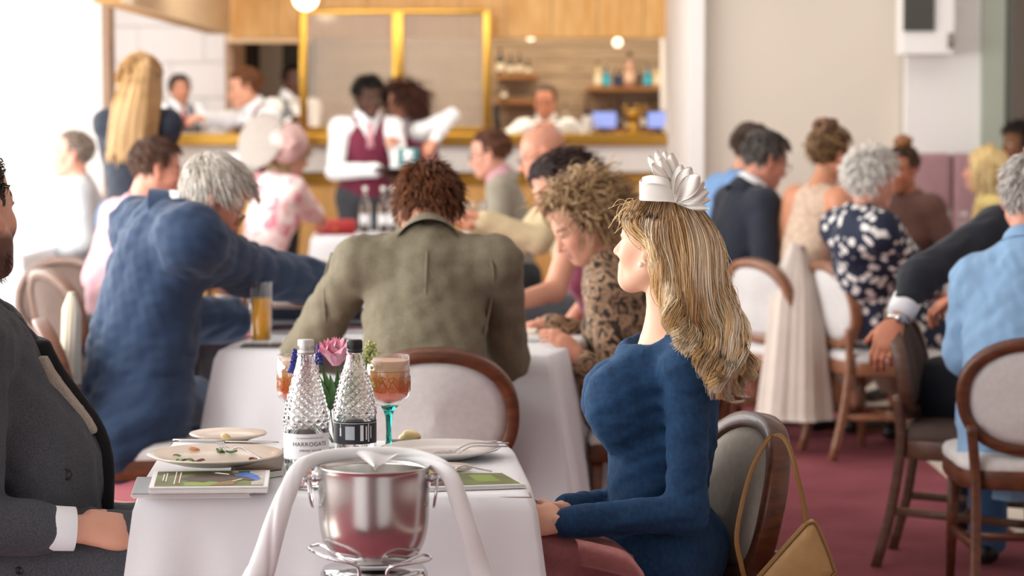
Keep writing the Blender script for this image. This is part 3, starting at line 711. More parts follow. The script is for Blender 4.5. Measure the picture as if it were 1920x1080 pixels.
# ---- back bar shelves and what stands on them
SHELF = wood('shelf_wood', '#8d5a2c', '#a87440', .4, (.6, 3, 6))
def shelf(px0, px1, py, Y, label):
    z = ZP(py, Y); a, b = XP(px0, Y), XP(px1, Y); o = mk('shelf', box(((a + b) / 2, Y + .1, z - .015), ((b - a) / 2, .2, .015), bev=.004), SHELF, smooth=False); tag(o, label, 'shelf'); return z
def bottle_vf(c, r, hgt, neck=.33):
    return lathe([(r * .85, 0), (r, .01), (r, hgt * .58), (r * .8, hgt * .66), (r * neck, hgt * .76), (r * neck, hgt * .97), (r * neck * 1.15, hgt * .97), (r * neck * 1.1, hgt)], 16, c)
def bar_bottle(px, zs, Y, wpx, top_py, colr, label, lab=None, glass=True):
    c = V3(XP(px, Y), Y, zs); r = wpx * Y / F / 2 * .84; hh = max(.1, ZP(top_py, Y) - zs)
    e = empty('bottle', c, 0, label, 'bottle', 'bottles on the back bar')
    mk('glass_body', bottle_vf(c, r, hh), mat('bottle_' + colr[1:], colr, .15, trans=.3 if glass else 0.), e)
    mk('label_band', lathe([(r * 1.02, hh * .15), (r * 1.02, hh * .45)], 16, c, False, False), mat('label_' + (lab or '#e8dfc8')[1:], lab or '#e8dfc8', .6), e)
    mk('cap', lathe([(r * .4, hh * .95), (r * .4, hh * 1.04)], 12, c), mat('cap_dark', '#2a2522', .4), e)
za = shelf(1100, 1290, 163, 19.2, 'upper wooden back bar shelf right of the bartender')
zb_ = shelf(930, 1010, 140, 19.2, 'short wooden shelf beside the glass screen, upper one')
zc = shelf(930, 1040, 187, 19.2, 'short wooden shelf beside the glass screen, lower one')
zd = ZP(243, 19.15); xx0, xx1 = XP(1040, 19.15), XP(1290, 19.15); e = empty('back_counter', ((xx0 + xx1) / 2, 19.25, 0), 0, 'low back counter of dark wood behind the tills', 'counter'); mk('carcass', box(((xx0 + xx1) / 2, 19.27, zd / 2 - .02), ((xx1 - xx0) / 2, .2, zd / 2 - .02)), SHELF, e, smooth=False); mk('worktop', box(((xx0 + xx1) / 2, 19.25, zd - .02), ((xx1 - xx0) / 2, .24, .02), bev=.005), SHELF, e, smooth=False)
for px, wp, tp, cl, lb, tx in ((1121, 15, 118, '#e6d9a8', '#f2ead0', 'pale yellow bottle at the left of the bright pair'), (1137, 16, 126, '#1795b5', '#35c0dc', 'turquoise bottle beside the pale yellow bottle'), (1155, 14, 130, '#232a44', '#39446a', 'small navy bottle right of the turquoise one'),
        (1166, 14, 130, '#2a2c3a', '#4a4c5c', 'dark bottle left of the pink decanter'), (1180, 26, 100, '#c99c84', '#e0bda4', 'tall copper pink decanter in the middle of the shelf'), (1198, 14, 128, '#33302f', '#5a4a3a', 'dark bottle right of the copper decanter'),
        (1214, 17, 124, '#1795b5', '#35c0dc', 'turquoise bottle right of the copper decanter'), (1231, 14, 122, '#e6d9a8', '#f2ead0', 'pale yellow bottle right of the second turquoise one'), (1248, 14, 118, '#26323c', '#56636b', 'slim dark bottle left of the wide grey one'), (1264, 28, 102, '#5b7480', '#d8d6c6', 'wide grey blue bottle at the end of the shelf'), (1283, 14, 112, '#2a3034', '#44504a', 'dark bottle against the corner wall')):
    bar_bottle(px, za, 19.15, wp, tp, cl, tx, lb)
for px, wp, tp, cl, tx in ((938, 16, 92, '#20262a', 'tall black bottle nearest the glass screen'), (958, 14, 104, '#2c3a34', 'dark green bottle on the short upper shelf'), (974, 12, 100, '#2a2320', 'brown black bottle right of the dark green one'), (990, 12, 112, '#46362a', 'short brown bottle at the end of the upper shelf')):
    bar_bottle(px, zb_, 19.15, wp, tp, cl, tx)
for px, wp, tp, cl, tx in ((945, 14, 158, '#6c5a48', 'amber bottle on the short lower shelf'), (1060, 12, 196, '#b9b2a6', 'clear bottle behind the bartender')):
    bar_bottle(px, zc if px < 1000 else zd, 19.1, wp, tp, cl, tx)
for k, px in enumerate(np.linspace(1100, 1282, 13)):
    bar_bottle(px, zd, 19.2, 13, 186 + 9 * ((k * 7) % 4), ['#3a2c24', '#5b3a2a', '#4a4640', '#8b6a3c', '#2b2b30'][k % 5], 'dark bottle in the row behind the tills', ['#c9b48a', '#8f2f2a', '#d8d2c4', '#e0c070', '#6a6a72'][k % 5])
# tills and beer font on the ledge
zl = ZP(251, 17.4)
for px, tx in ((1133, 'left blue screened till on the bar'), (1236, 'right blue screened till on the bar')):
    c = V3(XP(px, 17.45), 17.45, zl); e = empty('till', c, 0, tx, 'till')
    mk('stand', join(box(c + V3(0, 0, .008), (.08, .06, .008), bev=.003), box(c + V3(0, .02, .05), (.02, .012, .05))), mat('till_black', '#1d1d20', .4), e, smooth=False)
    mk('case', box(c + V3(0, 0, .10), (.095, .012, .065), bev=.004), mat('till_black', '#1d1d20', .4), e, smooth=False)
    mk('screen', box(c + V3(0, -.013, .10), (.085, .002, .056)), mat('till_screen', '#8ea0e0', .3, emit='#93a6ee', estr=.7), e, smooth=False)
c = V3(XP(1188, 17.4), 17.4, zl); e = empty('beer_font', c, 0, 'brass beer font with crown top between the tills', 'beer font')
mk('column', lathe([(.055, 0), (.05, .02), (.03, .04), (.035, .1), (.06, .13), (.06, .15), (.03, .17)], 20, c), BRASS, e)
for k in range(5):
    a = k * 1.2566; q = c + V3(.045 * math.cos(a), .045 * math.sin(a), .13); mk('tap', join(tube([q, q + V3(.03 * math.cos(a), .03 * math.sin(a), .05), q + V3(.05 * math.cos(a), .05 * math.sin(a), .03)], .009, 8), sphere(q + V3(.03 * math.cos(a), .03 * math.sin(a), .065), .014, 8, 6)), BRASS, e)
CUP = mat('white_china', '#f0ece4', .3)
for px, tx in ((1066, 'white cup on the bar left of the tills'), (1083, 'second white cup on the bar left of the tills'), (1101, 'stack of white china beside the left till'), (1256, 'white bowl on the bar beside the right till'), (1281, 'tall white jug on the bar by the corner wall')):
    c = V3(XP(px, 17.35), 17.35, zl); hh = {1101: .13, 1256: .07, 1281: .20}.get(px, .09); r = {1256: .05}.get(px, .036)
    e = empty('cup', c, 0, tx, 'cup'); mk('body', lathe([(r * .6, 0), (r * .8, hh * .3), (r, hh), (r * .92, hh), (r * .7, hh * .3), (r * .5, .008)], 18, c), CUP, e); mk('handle', tube(spline([c + V3(r * .85, 0, hh * .8), c + V3(r * 1.6, 0, hh * .7), c + V3(r * 1.5, 0, hh * .3), c + V3(r * .75, 0, hh * .25)], 10), .005, 6), CUP, e)
for k, (px, py) in enumerate(((995, 68), (1158, 80))):
    c = P(px, py, 18.4); e = empty('downlight', c, 0, ('left' if k == 0 else 'right') + ' small round spotlight under the oak soffit', 'spotlight')
    mk('bulb', sphere(c, .035, 14, 10), mat('spot_glow', '#fff2d8', .4, emit='#fff0d0', estr=2.5), e); mk('stem', tube([c + V3(0, 0, .03), V3(c[0], c[1], 3.1)], .008, 8), BRASS, e)
# black draught lever / arm rest at the end of the screen
c = P(932, 255, 17.2)
tag(mk('bar_hose', tube(spline([P(930, 196, 17.2), P(931, 225, 17.2), P(937, 248, 17.2), P(952, 266, 17.2)], 14), .022, 10), mat('till_black', '#1d1d20', .4)), 'curved black hose hanging beside the glass screen', 'hose')
# ---- wall television in its white housing
tv = empty('television', P(1740, 40, 14.9), 0, 'grey wall television in a white housing high on the right', 'television')
hz = box(((XP(1690, 14.8) + XP(1788, 14.8)) / 2, 14.93, (ZP(102, 14.8) + 2.6) / 2), ((XP(1788, 14.8) - XP(1690, 14.8)) / 2, .13, (2.6 - ZP(102, 14.8)) / 2), bev=.01)
mk('housing', hz, WALLW, tv, smooth=False)
mk('screen', box(((XP(1692, 14.78) + XP(1750, 14.78)) / 2, 14.79, (ZP(58, 14.78) + 2.5) / 2), ((XP(1750, 14.78) - XP(1692, 14.78)) / 2, .015, (2.5 - ZP(58, 14.78)) / 2), bev=.004), mat('tv_screen', '#4a4a45', .25), tv, smooth=False)
mk('bracket', tube([P(1783, 90, 14.78), P(1783, 62, 14.78)], .02, 10), mat('bracket_grey', '#8a8078', .5), tv)
# ---- dusty pink banquette along the right wall
bq = empty('banquette', (XP(1800, 14.6), 14.6, 0), 0, 'dusty pink upholstered bench against the white wall', 'banquette')
PINKF = mat('pink_upholstery', '#a98388', .85, var=.06, vscale=20., bump=.2, bscale=300.)
xs = np.linspace(XP(1690, 14.6), 4.0, 6); ztop = ZP(288, 14.6)
for a, b in zip(xs[:-1], xs[1:]): mk('back_cushion', box(((a + b) / 2, 14.75, (ztop + .45) / 2), ((b - a) / 2 - .004, .07, (ztop - .45) / 2), bev=.03), PINKF, bq)
mk('seat_cushion', box(((xs[0] + xs[-1]) / 2, 14.45, .38), ((xs[-1] - xs[0]) / 2, .28, .09), bev=.03), PINKF, bq)
mk('plinth', box(((xs[0] + xs[-1]) / 2, 14.5, .145), ((xs[-1] - xs[0]) / 2, .24, .145)), DARKTRIM, bq, smooth=False)

# ================================================================ furniture
WALNUT = wood('walnut', '#45240f', '#69391f', .45, (3, 3, 10), coat=.12)
MIDWOOD = wood('beech_brown', '#7a4e33', '#96664a', .4, (3, 3, 10), coat=.3)
DUSKWOOD = wood('dusky_brown', '#553a2c', '#6e4f3e', .45, (3, 3, 10), coat=.2)
FABW = mat('grey_white_upholstery', '#cfcdcb', .9, var=.05, vscale=60., bump=.35, bscale=500.)
FABG = mat('taupe_upholstery', '#a39a8e', .9, var=.07, vscale=50., bump=.35, bscale=500.)
FABB = mat('brown_upholstery', '#57463f', .9, var=.06, vscale=50., bump=.3, bscale=500.)
def oval(cx, cz, hw, hh, n, tilt, sup=2.25):
    """points of the chair back in the local xz-tilted plane (y across)"""
    a = np.linspace(0, 2 * math.pi, n, endpoint=False); y = hw * np.sign(np.cos(a)) * np.abs(np.cos(a)) ** (2 / sup); z = hh * np.sign(np.sin(a)) * np.abs(np.sin(a)) ** (2 / sup)
    bow = .03 * (np.abs(y) / hw) ** 2   # the back wraps slightly round the sitter
    return np.stack([cx - z * tilt + bow, y, cz + z], 1)
def chair_proto(wd, fab, padback=None):
    root = empty('dining_chair'); T = .20
    bx, bz, hw, hh = -.235, .668, .232, .188
    ring = oval(bx, bz, hw - .018, hh - .016, 48, T)
    cen = np.array([bx, 0, bz]); fwd = nrm([1, 0, T])
    mk('backrest_frame', bar(ring, .036, .046, up=np.tile(fwd, (48, 1)), closed=True), wd, root, world=False)
    # padded panel: domed front and back
    rows = []
    for s_, dome in ((1, .028), (-1, .012)):
        for t_ in (np.linspace(.0, 1, 7) if s_ > 0 else np.linspace(1, 0, 7)):
            rg = cen + (oval(bx, bz, hw - .034, hh - .032, 48, T) - cen) * max(t_, .001); rows.append(rg + fwd * s_ * (dome * (1 - t_ ** 3) + .012))
    R_ = np.array(rows); R_ = np.concatenate([R_, R_[:, :1]], 1); mk('backrest_pad', sheet(R_), fab, root, world=False)
    # seat
    sx = np.array([[-.20, .17], [-.20, -.17], [.0, -.225], [.21, -.235], [.235, -.20], [.24, 0], [.235, .20], [.21, .235], [.0, .225]])
    out = spline(np.c_[sx, np.full(len(sx), .40)], 40, closed=True)
    mk('seat_rail', bar(out * [.94, .94, 1], .03, .065, closed=True), wd, root, world=False)
    rows = [out * [s_, s_, 0] + [0, 0, z] for s_, z in ((.001, .40), (.95, .41), (1.0, .43), (1.0, .445), (.96, .462), (.85, .474), (.5, .482), (.001, .484))]
    R_ = np.array(rows); R_ = np.concatenate([R_, R_[:, :1]], 1)[:, ::-1]; mk('seat_cushion', sheet(R_), fab, root, world=False)
    for q in (-1, 1):
        mk('leg', bar(np.array([[.205, .195 * q, .42], [.212, .20 * q, .2], [.215, .205 * q, 0]]), [.04, .034, .026], [.04, .034, .026], up=(1, 0, 0)), wd, root, world=False)
        pts = spline([[-.222, .188 * q, .575], [-.216, .180 * q, .50], [-.212, .172 * q, .40], [-.24, .172 * q, .2], [-.29, .178 * q, 0]], 14)
        mk('leg', bar(pts, np.linspace(.03, .03, 14), np.linspace(.03, .032, 14), up=(1, 0, 0)), wd, root, world=False)
        mk('stretcher', bar(np.array([[.21, .2 * q, .17], [-.245, .173 * q, .19]]), .018, .026), wd, root, world=False)
    mk('stretcher', bar(np.array([[0, -.186, .18], [0, .186, .18]]), .018, .026), wd, root, world=False)
    return root
_protos = {}
def chair(x, y, yaw, label, kind='w', group='oval backed dining chairs'):
    key = kind
    if key not in _protos:
        r = chair_proto({'w': WALNUT, 'm': MIDWOOD, 'd': DUSKWOOD, 'g': WALNUT}[kind], {'w': FABW, 'm': FABW, 'd': FABB, 'g': FABG}[kind]); _protos[key] = r
    else:
        s_ = _protos[key]; r = s_.copy(); COL.objects.link(r)
        for c in s_.children:
            k = c.copy(); COL.objects.link(k); k.parent = r
    r.scale = (1, 1, 1); r.location = (x, y, 0); r.rotation_euler = (0, 0, math.radians(yaw)); tag(r, label, 'chair', group); return r

LINEN = mat('white_linen', '#e3e6e9', .75, bump=.12, bscale=420., sheen=.1)
def cloth_vf(cn, zt, drop, seed=0, fold=.02, flare=.03, corner=.05, nper=60, rows=14, crn=.02):
    """tablecloth over the table corners cn (4 xy, counter-clockwise)"""
    cn = np.asarray(cn, float); r = np.random.default_rng(seed); pts = []; nor = []; cor = []
    for k in range(4):
        a, b = cn[k], cn[(k + 1) % 4]; e = nrm(np.append(b - a, 0))[:2]; nn = np.array([e[1], -e[0]])
        for t in np.linspace(0, 1, nper, endpoint=False):
            L = np.linalg.norm(b - a); s_ = t * L; pts.append(a + e * s_); dc = min(s_, L - s_)
            prev = cn[(k - 1) % 4]; nxt = cn[(k + 2) % 4]
            pn = nrm(np.append(a - prev, 0))[:2]; pn = np.array([pn[1], -pn[0]]); qn = nrm(np.append(nxt - b, 0))[:2]; qn = np.array([qn[1], -qn[0]])
            wgt = np.exp(-(dc / .10) ** 2) * .5; o = pn if s_ < L / 2 else qn
            nor.append(nrm(np.append(nn * (1 - wgt) + o * wgt, 0))[:2]); cor.append(np.exp(-(dc / .09) ** 2))
    pts = np.array(pts); nor = np.array(nor); cor = np.array(cor); M = len(pts); th = np.arange(M) / M * 2 * math.pi
    wv = sum(np.sin(th * f_ + r.uniform(0, 6.28)) * a_ for f_, a_ in ((9, .5), (14, .6), (22, .5), (31, .25)))
    ctr = pts.mean(0); G = []
    for s_ in (0, .35, .7, .93): G.append(np.c_[ctr + (pts - ctr) * s_, np.full(M, zt)])
    G.append(np.c_[pts - nor * .004 - nor * cor[:, None] * crn, np.full(M, zt)]); G.append(np.c_[pts + nor * .004 - nor * cor[:, None] * crn * .6, np.full(M, zt - .006)])
    for t in np.linspace(.06, 1, rows):
        d = .008 + flare * t + corner * cor * t + fold * wv * t ** 1.2
        G.append(np.c_[pts + nor * d[:, None] - nor * (cor * crn * .3)[:, None], np.full(M, zt - drop * t)])
    G = np.array(G); G = np.concatenate([G, G[:, :1]], 1)
    return sheet(G)
def table(cn, label, cloth_label, drop=.5, seed=0, zt=.75, **kw):
    cn = np.asarray(cn, float); c = cn.mean(0); inn = c + (cn - c) * .985
    root = empty('dining_table', (c[0], c[1], 0), 0, label, 'table')
    V = np.concatenate([np.c_[inn, np.full(4, zt - .03)], np.c_[inn, np.full(4, zt - .004)]]); Q = np.array([[3, 2, 1, 0], [4, 5, 6, 7], [0, 1, 5, 4], [1, 2, 6, 5], [2, 3, 7, 6], [3, 0, 4, 7]])
    mk('tabletop', (V, Q), MIDWOOD, root, smooth=False)
    for k in range(4):
        p_ = c + (cn[k] - c) * .86; mk('leg', bar(np.array([[p_[0], p_[1], zt - .03], [p_[0], p_[1], 0]]), [.05, .04], [.05, .04], up=(1, 0, 0)), MIDWOOD, root)
    cl = mk('tablecloth', cloth_vf(cn, zt, drop, seed, **kw), LINEN); tag(cl, cloth_label, 'tablecloth')
    return root

# corners counter-clockwise seen from above
T1 = [PZ(254, 927, .75)[:2], PZ(1003, 929, .75)[:2], PZ(953, 826, .75)[:2], PZ(318, 826, .75)[:2]]
table(T1, 'square dining table in the foreground laid for two', 'white linen cloth hanging over the foreground table', .52, 3, fold=.016, flare=.04, corner=.05)
T2 = [V3(-.94, 7.66)[:2], V3(.12, 7.42)[:2], V3(.34, 8.55)[:2], V3(-.72, 8.9)[:2]]
table(T2, 'square dining table behind the man in the tweed jacket', 'white linen cloth on the table where the navy suited man leans', .55, 5, fold=.02, flare=.07, corner=.07)
T3 = [PZ(584, 441, .75)[:2], PZ(932, 441, .75)[:2], PZ(932, 441, .75)[:2] + [.03, .52], PZ(584, 441, .75)[:2] + [0, .52]]
table(T3, 'dining table in front of the waiters near the bar', 'white linen cloth on the table by the waiters', .5, 8, fold=.015)
T4 = [V3(1.98, 10.75)[:2], V3(2.80, 10.75)[:2], V3(2.80, 12.3)[:2], V3(1.98, 12.3)[:2]]
T6 = [V3(1.98, 13.52)[:2], V3(2.72, 13.52)[:2], V3(2.72, 14.1)[:2], V3(1.98, 14.1)[:2]]
table(T6, 'small dining table before the pink bench at the back right', 'white linen cloth on the small table by the pink bench', .4, 14, fold=.01)
table(T4, 'long dining table on the right beside the dotted dress', 'white linen cloth on the long table at the right', .35, 9, fold=.012)
T5 = [V3(-3.45, 12.9)[:2], V3(-2.62, 12.9)[:2], V3(-2.62, 14.9)[:2], V3(-3.45, 14.9)[:2]]
table(T5, 'dining table at the far left in front of the white wall', 'white linen cloth on the far left table', .5, 10, fold=.012)

# chairs
c0 = XP(1412, 5.3)
WCH = chair(c0 - .235, 5.23, 197, 'chair with taupe pad in the foreground, beige handbag hung on it', 'g'); WCH.scale = (1, 1, .972)
chair(XP(815, 6.62), 6.82, 90, 'oval backed chair under the man in the tweed jacket', 'w')
chair(1.62, 10.63, 15, 'light brown chair under the woman in the dotted dress', 'm')
chair(1.535, 8.0, -18, 'dusky brown chair gripped by the hand with the steel watch', 'd')
chair(XP(1950, 7.35), 7.5, 85, 'walnut chair with white oval pad behind the pale blue shirt', 'w').scale = (1, 1, .96)
chair(XP(60, 10.6), 10.65, 250, 'brown padded chair beside the bearded man, standing empty', 'd')
def seat_for(J, yaw, label, kind='w', back=.03):
    a = math.radians(yaw); p_ = J['Pv'] - V3(math.cos(a), math.sin(a), 0) * back; chair(p_[0], p_[1], yaw, label, kind)
# two more laid tables stand nearer than the frame; the ice bucket mirrors them
table([V3(-1.45, 1.9)[:2], V3(-.62, 1.9)[:2], V3(-.62, 2.7)[:2], V3(-1.45, 2.7)[:2]], 'table mirrored at the left of the ice bucket', 'white cloth mirrored at the left of the ice bucket', .6, 12)
table([V3(.30, 1.7)[:2], V3(1.1, 1.7)[:2], V3(1.1, 2.5)[:2], V3(.30, 2.5)[:2]], 'table mirrored at the right of the ice bucket', 'white cloth mirrored at the right of the ice bucket', .6, 13)
chair(-.12, 1.75, 10, 'brown chair mirrored in the middle of the ice bucket', 'd')

# ================================================================ things on the foreground table
ZT = .752
CHINA = mat('cream_china', '#dccfbe', .28, var=.03, vscale=10., coat=.3)
STEEL = mat('polished_steel', '#c9c9c9', .16, 1.0)
CHROME = mat('chrome', '#d4d4d6', .07, 1.0)
def gmat(name, color='#ffffff', rough=.01, ior=1.45):
    if name in _M: return _M[name]
    t = NT(name); t.b.inputs['Base Color'].default_value = lin(color); t.b.inputs['Transmission Weight'].default_value = 1; t.b.inputs['Roughness'].default_value = rough; t.b.inputs['IOR'].default_value = ior
    _M[name] = t.m; return t.m
GLASS = gmat('clear_glass')
def thin_glass(name, tint='#ffffff', gloss=.10):
    if name in _M: return _M[name]
    t = NT(name); tr = t.n('ShaderNodeBsdfTransparent'); tr.inputs[0].default_value = lin(tint); g_ = t.n('ShaderNodeBsdfGlossy'); g_.inputs['Roughness'].default_value = .03; lw = t.n('ShaderNodeLayerWeight'); lw.inputs['Blend'].default_value = .25
    mp = t.n('ShaderNodeMath', operation='MULTIPLY_ADD'); t.l(lw.outputs['Facing'], mp.inputs[0]); mp.inputs[1].default_value = .55; mp.inputs[2].default_value = gloss * .4; mx = t.n('ShaderNodeMixShader'); t.l(mp.outputs[0], mx.inputs[0]); t.l(tr.outputs[0], mx.inputs[1]); t.l(g_.outputs[0], mx.inputs[2]); t.l(mx.outputs[0], t.t.nodes['Material Output'].inputs[0])
    _M[name] = t.m; return t.m
THIN = thin_glass('thin_clear_glass')
def plate(c, r, label, m=CHINA, rim=.016):
    e = empty('plate', c, 0, label, 'plate'); mk('dish', lathe([(r * .55, 0), (r * .62, .003), (r * .97, rim), (r, rim + .003), (r * .985, rim + .005), (r * .66, .009), (r * .5, .007), (.0005, .007)], 56, c, True, False), m, e); return e
def fork(p0, p1, label, up=Z3, bendz=.012, name='fork', side=0.):
    """p0 tine tips, p1 handle end"""
    p0, p1 = np.asarray(p0, float), np.asarray(p1, float); d = nrm(p1 - p0); L = np.linalg.norm(p1 - p0); ac = nrm(np.cross(d, up)); up = np.cross(ac, d)
    e = empty(name, (p0 + p1) / 2, 0, label, name)
    def at(t, a=0., z=0.): return p0 + d * L * t + ac * a + up * z
    mk('handle', tube(spline([at(.34, 0, .006), at(.5, 0, .012), at(.75, 0, .006), at(.97, 0, .001), at(1, 0, 0)], 16), np.interp(np.linspace(0, 1, 16), [0, .2, .7, 1], [.003, .003, .006, .0045]), 8, ry=.0018, ref=up), STEEL, e)
    if name == 'fork':
        mk('neck', tube(spline([at(.20, 0, .001), at(.27, 0, .002), at(.36, 0, .007)], 8), [.011, .0115, .010, .008, .006, .005, .004, .003], 10, ry=.0016, ref=up), STEEL, e)
        for k in range(4):
            a = (k - 1.5) * .0062; mk('tine', tube(spline([at(0, a * 1.0, bendz), at(.07, a, .003), at(.21, a, .001)], 8), np.linspace(.0009, .0018, 8), 6), STEEL, e)
    else:
        mk('bowl', sphere(at(.14, 0, .004), (.030, .019, .006), 18, 10, np.stack([d, ac, up], 1)), STEEL, e); mk('neck', tube([at(.26, 0, .004), at(.36, 0, .006)], .003, 8), STEEL, e)
    return e
def knife(p0, p1, label, up=Z3):
    p0, p1 = np.asarray(p0, float), np.asarray(p1, float); d = nrm(p1 - p0); ac = nrm(np.cross(d, up)); L = np.linalg.norm(p1 - p0); e = empty('knife', (p0 + p1) / 2, 0, label, 'knife')
    t = np.linspace(0, .52, 10); mk('blade', tube(np.array([p0 + d * L * x for x in t]), np.interp(t, [0, .06, .4, .52], [.002, .009, .0105, .006]), 8, ry=.0013, ref=up), STEEL, e)
    t = np.linspace(.52, 1, 8); mk('handle', tube(np.array([p0 + d * L * x for x in t]), np.interp(t, [.52, .6, .95, 1], [.006, .0075, .009, .006]), 10, ry=.004, ref=up), STEEL, e); return e
def blob(c, r, n=10, m_=7, seed=0, amp=.25, R=None):
    V, f_ = sphere((0, 0, 0), 1., n, m_); rr = np.random.default_rng(seed); k = rr.normal(size=(5, 3)) * 3.2; ph = rr.uniform(0, 6, 5)
    V = V * (1 + amp * np.mean(np.sin(V @ k.T + ph), 1))[:, None] * np.asarray(r)
    return V + np.asarray(c), f_
PLB = PZ(404, 868, ZT + .024)  # big left plate centre (it lies on the programmes)
pb = V3(PLB[0], PLB[1], ZT + .024)
plate(pb, .140, 'large cream dinner plate with salad scraps, at the left', rim=.017)
ps = PZ(430, 823, ZT); plate(V3(ps[0], ps[1] - .02, ZT + .001), .088, 'small cream side plate behind the large plate', rim=.012)
knife(PZ(523, 829, ZT + .016), PZ(325, 826, ZT + .018), 'table knife resting across the small side plate')
tag(mk('butter_pat', blob(PZ(423, 819, ZT + .02), (.011, .008, .008), seed=3), mat('butter', '#ecd49a', .5)), 'small butter piece on the side plate at the left', 'butter')
fork(PZ(412, 838, ZT + .05), PZ(492, 862, ZT + .036), 'fork lying on the large plate among salad scraps', bendz=.010)
LEAF = mat('salad_green', '#4f7a33', .5, var=.2, vscale=40.); REDL = mat('beet_leaf', '#5c1f2c', .5); SALM = mat('salmon_bit', '#d9956a', .5)
def leafscrap(px, py, r, seed, m, label):
    c = PZ(px, py, ZT + .036); rr = np.random.default_rng(seed); a, b = np.meshgrid(np.linspace(-1, 1, 7), np.linspace(-1, 1, 7), indexing='ij')
    wv = .35 * np.sin(2.5 * a + seed) + .3 * np.cos(3 * b + seed * 2); sh = np.sqrt(np.maximum(0, 1 - a * a * .6)); G = np.stack([a * r, b * r * .55 * sh, wv * r * .35], -1); th = seed * 1.3
    G = np.stack([G[..., 0] * math.cos(th) - G[..., 1] * math.sin(th), G[..., 0] * math.sin(th) + G[..., 1] * math.cos(th), G[..., 2]], -1) + c
    tag(mk('salad_leaf', sheet(G, .0012), m), label, 'leaf', 'salad scraps on the large plate')
for k, (px, py, r, m, tx) in enumerate(((337, 864, .014, LEAF, 'green leaf scrap at the front left of the large plate'), (351, 863, .015, LEAF, 'bigger green leaf scrap at the front of the large plate'), (372, 864, .013, REDL, 'red stemmed leaf right of the green scraps'), (414, 845, .014, LEAF, 'green leaf scrap under the fork tines'), (434, 847, .012, LEAF, 'small green leaf right of the fork'), (466, 838, .013, REDL, 'dark beet leaf at the back of the large plate'), (332, 854, .008, LEAF, 'tiny sprig left on the large plate'))):
    leafscrap(px, py, r, k + 1, m, tx)
tag(mk('salmon_flake', blob(PZ(363, 845, ZT + .036), (.012, .008, .008), seed=8), SALM), 'orange salmon flake on the large plate', 'food')
tag(mk('crumb_cluster', join(*[blob(PZ(470 + 6 * math.cos(k * 2.1) + k * 1.6, 860 + 2 * math.sin(k * 3.), ZT + .034), (.003, .003, .0025), 6, 5, seed=k) for k in range(8)]), mat('crumbs', '#8a4a30', .7)), 'reddish crumbs beside the fork handle', 'food', kind='stuff')
# ---- race programmes with printed covers
PAPER = mat('paper', '#e4e4e2', .55); 
def lerp4(c4, u_, v_): return (c4[0] * (1 - u_) * (1 - v_) + c4[1] * u_ * (1 - v_) + c4[2] * u_ * v_ + c4[3] * (1 - u_) * v_)
def booklet(c4, z0, thick, label, cover, prints=(), pages=5):
    """c4: world xy corners (near-left, near-right, far-right, far-left)"""
    c4 = [np.array([p_[0], p_[1], 0]) for p_ in c4]; cen = sum(c4) / 4; e = empty('programme', (cen[0], cen[1], z0), 0, label, 'booklet')
    for k in range(pages):
        za = z0 + thick * k / pages; zb = z0 + thick * (k + .82) / pages; rr = np.random.default_rng(k + int(z0 * 1e4) % 97); off = np.append(rr.uniform(-.002, .002, 2), 0); last = k == pages - 1
        V = np.array([p_ + off * (0 if last else 1) + [0, 0, za] for p_ in c4] + [p_ + off * (0 if last else 1) + [0, 0, zb] for p_ in c4])
        mk('cover' if last else 'page', (V, np.array([[3, 2, 1, 0], [4, 5, 6, 7], [0, 1, 5, 4], [1, 2, 6, 5], [2, 3, 7, 6], [3, 0, 4, 7]])), cover if last else PAPER, e, smooth=False)
    zt = z0 + thick * (pages - .18) / pages + .0003
    for i, (poly, m, nm) in enumerate(prints):
        V = np.array([lerp4(c4, u_, v_) + [0, 0, zt + .00012 * i] for u_, v_ in poly]); mk(nm, (V, [np.arange(len(V))]), m, e, smooth=False)
    return e
GRASS = mat('print_green', '#5f6b2e', .45, var=.35, vscale=14.); BROWN = mat('print_horse', '#3d2a20', .4, var=.2, vscale=40.); BLUEP = mat('print_blue', '#2f6fc8', .4, var=.3, vscale=50.); WHT = mat('print_white', '#ece9e4', .5); DKG = mat('print_dark', '#3f4a22', .45); LIME = mat('print_lime', '#7f9a35', .45); GREYC = mat('slate_cover', '#7f868d', .4); GOLDP = mat('print_tan', '#8a5f3e', .45)
horse = [(.26, .50), (.31, .62), (.36, .70), (.45, .82), (.52, .84), (.56, .92), (.62, .86), (.68, .80), (.74, .62), (.80, .58), (.86, .50), (.90, .38), (.86, .30), (.80, .40), (.74, .36), (.66, .40), (.58, .30), (.50, .34), (.44, .26), (.38, .34), (.33, .36)]
rider = [(.70, .66), (.75, .80), (.80, .84), (.86, .76), (.91, .62), (.93, .46), (.90, .34), (.86, .42), (.82, .56), (.76, .60)]
BK = [PZ(279, 914, ZT + .0235)[:2], PZ(502, 912, ZT + .0235)[:2], PZ(506, 881, ZT + .0235)[:2], PZ(288, 883, ZT + .0235)[:2]]
full = [(.04, .05), (.96, .05), (.96, .95), (.04, .95)]
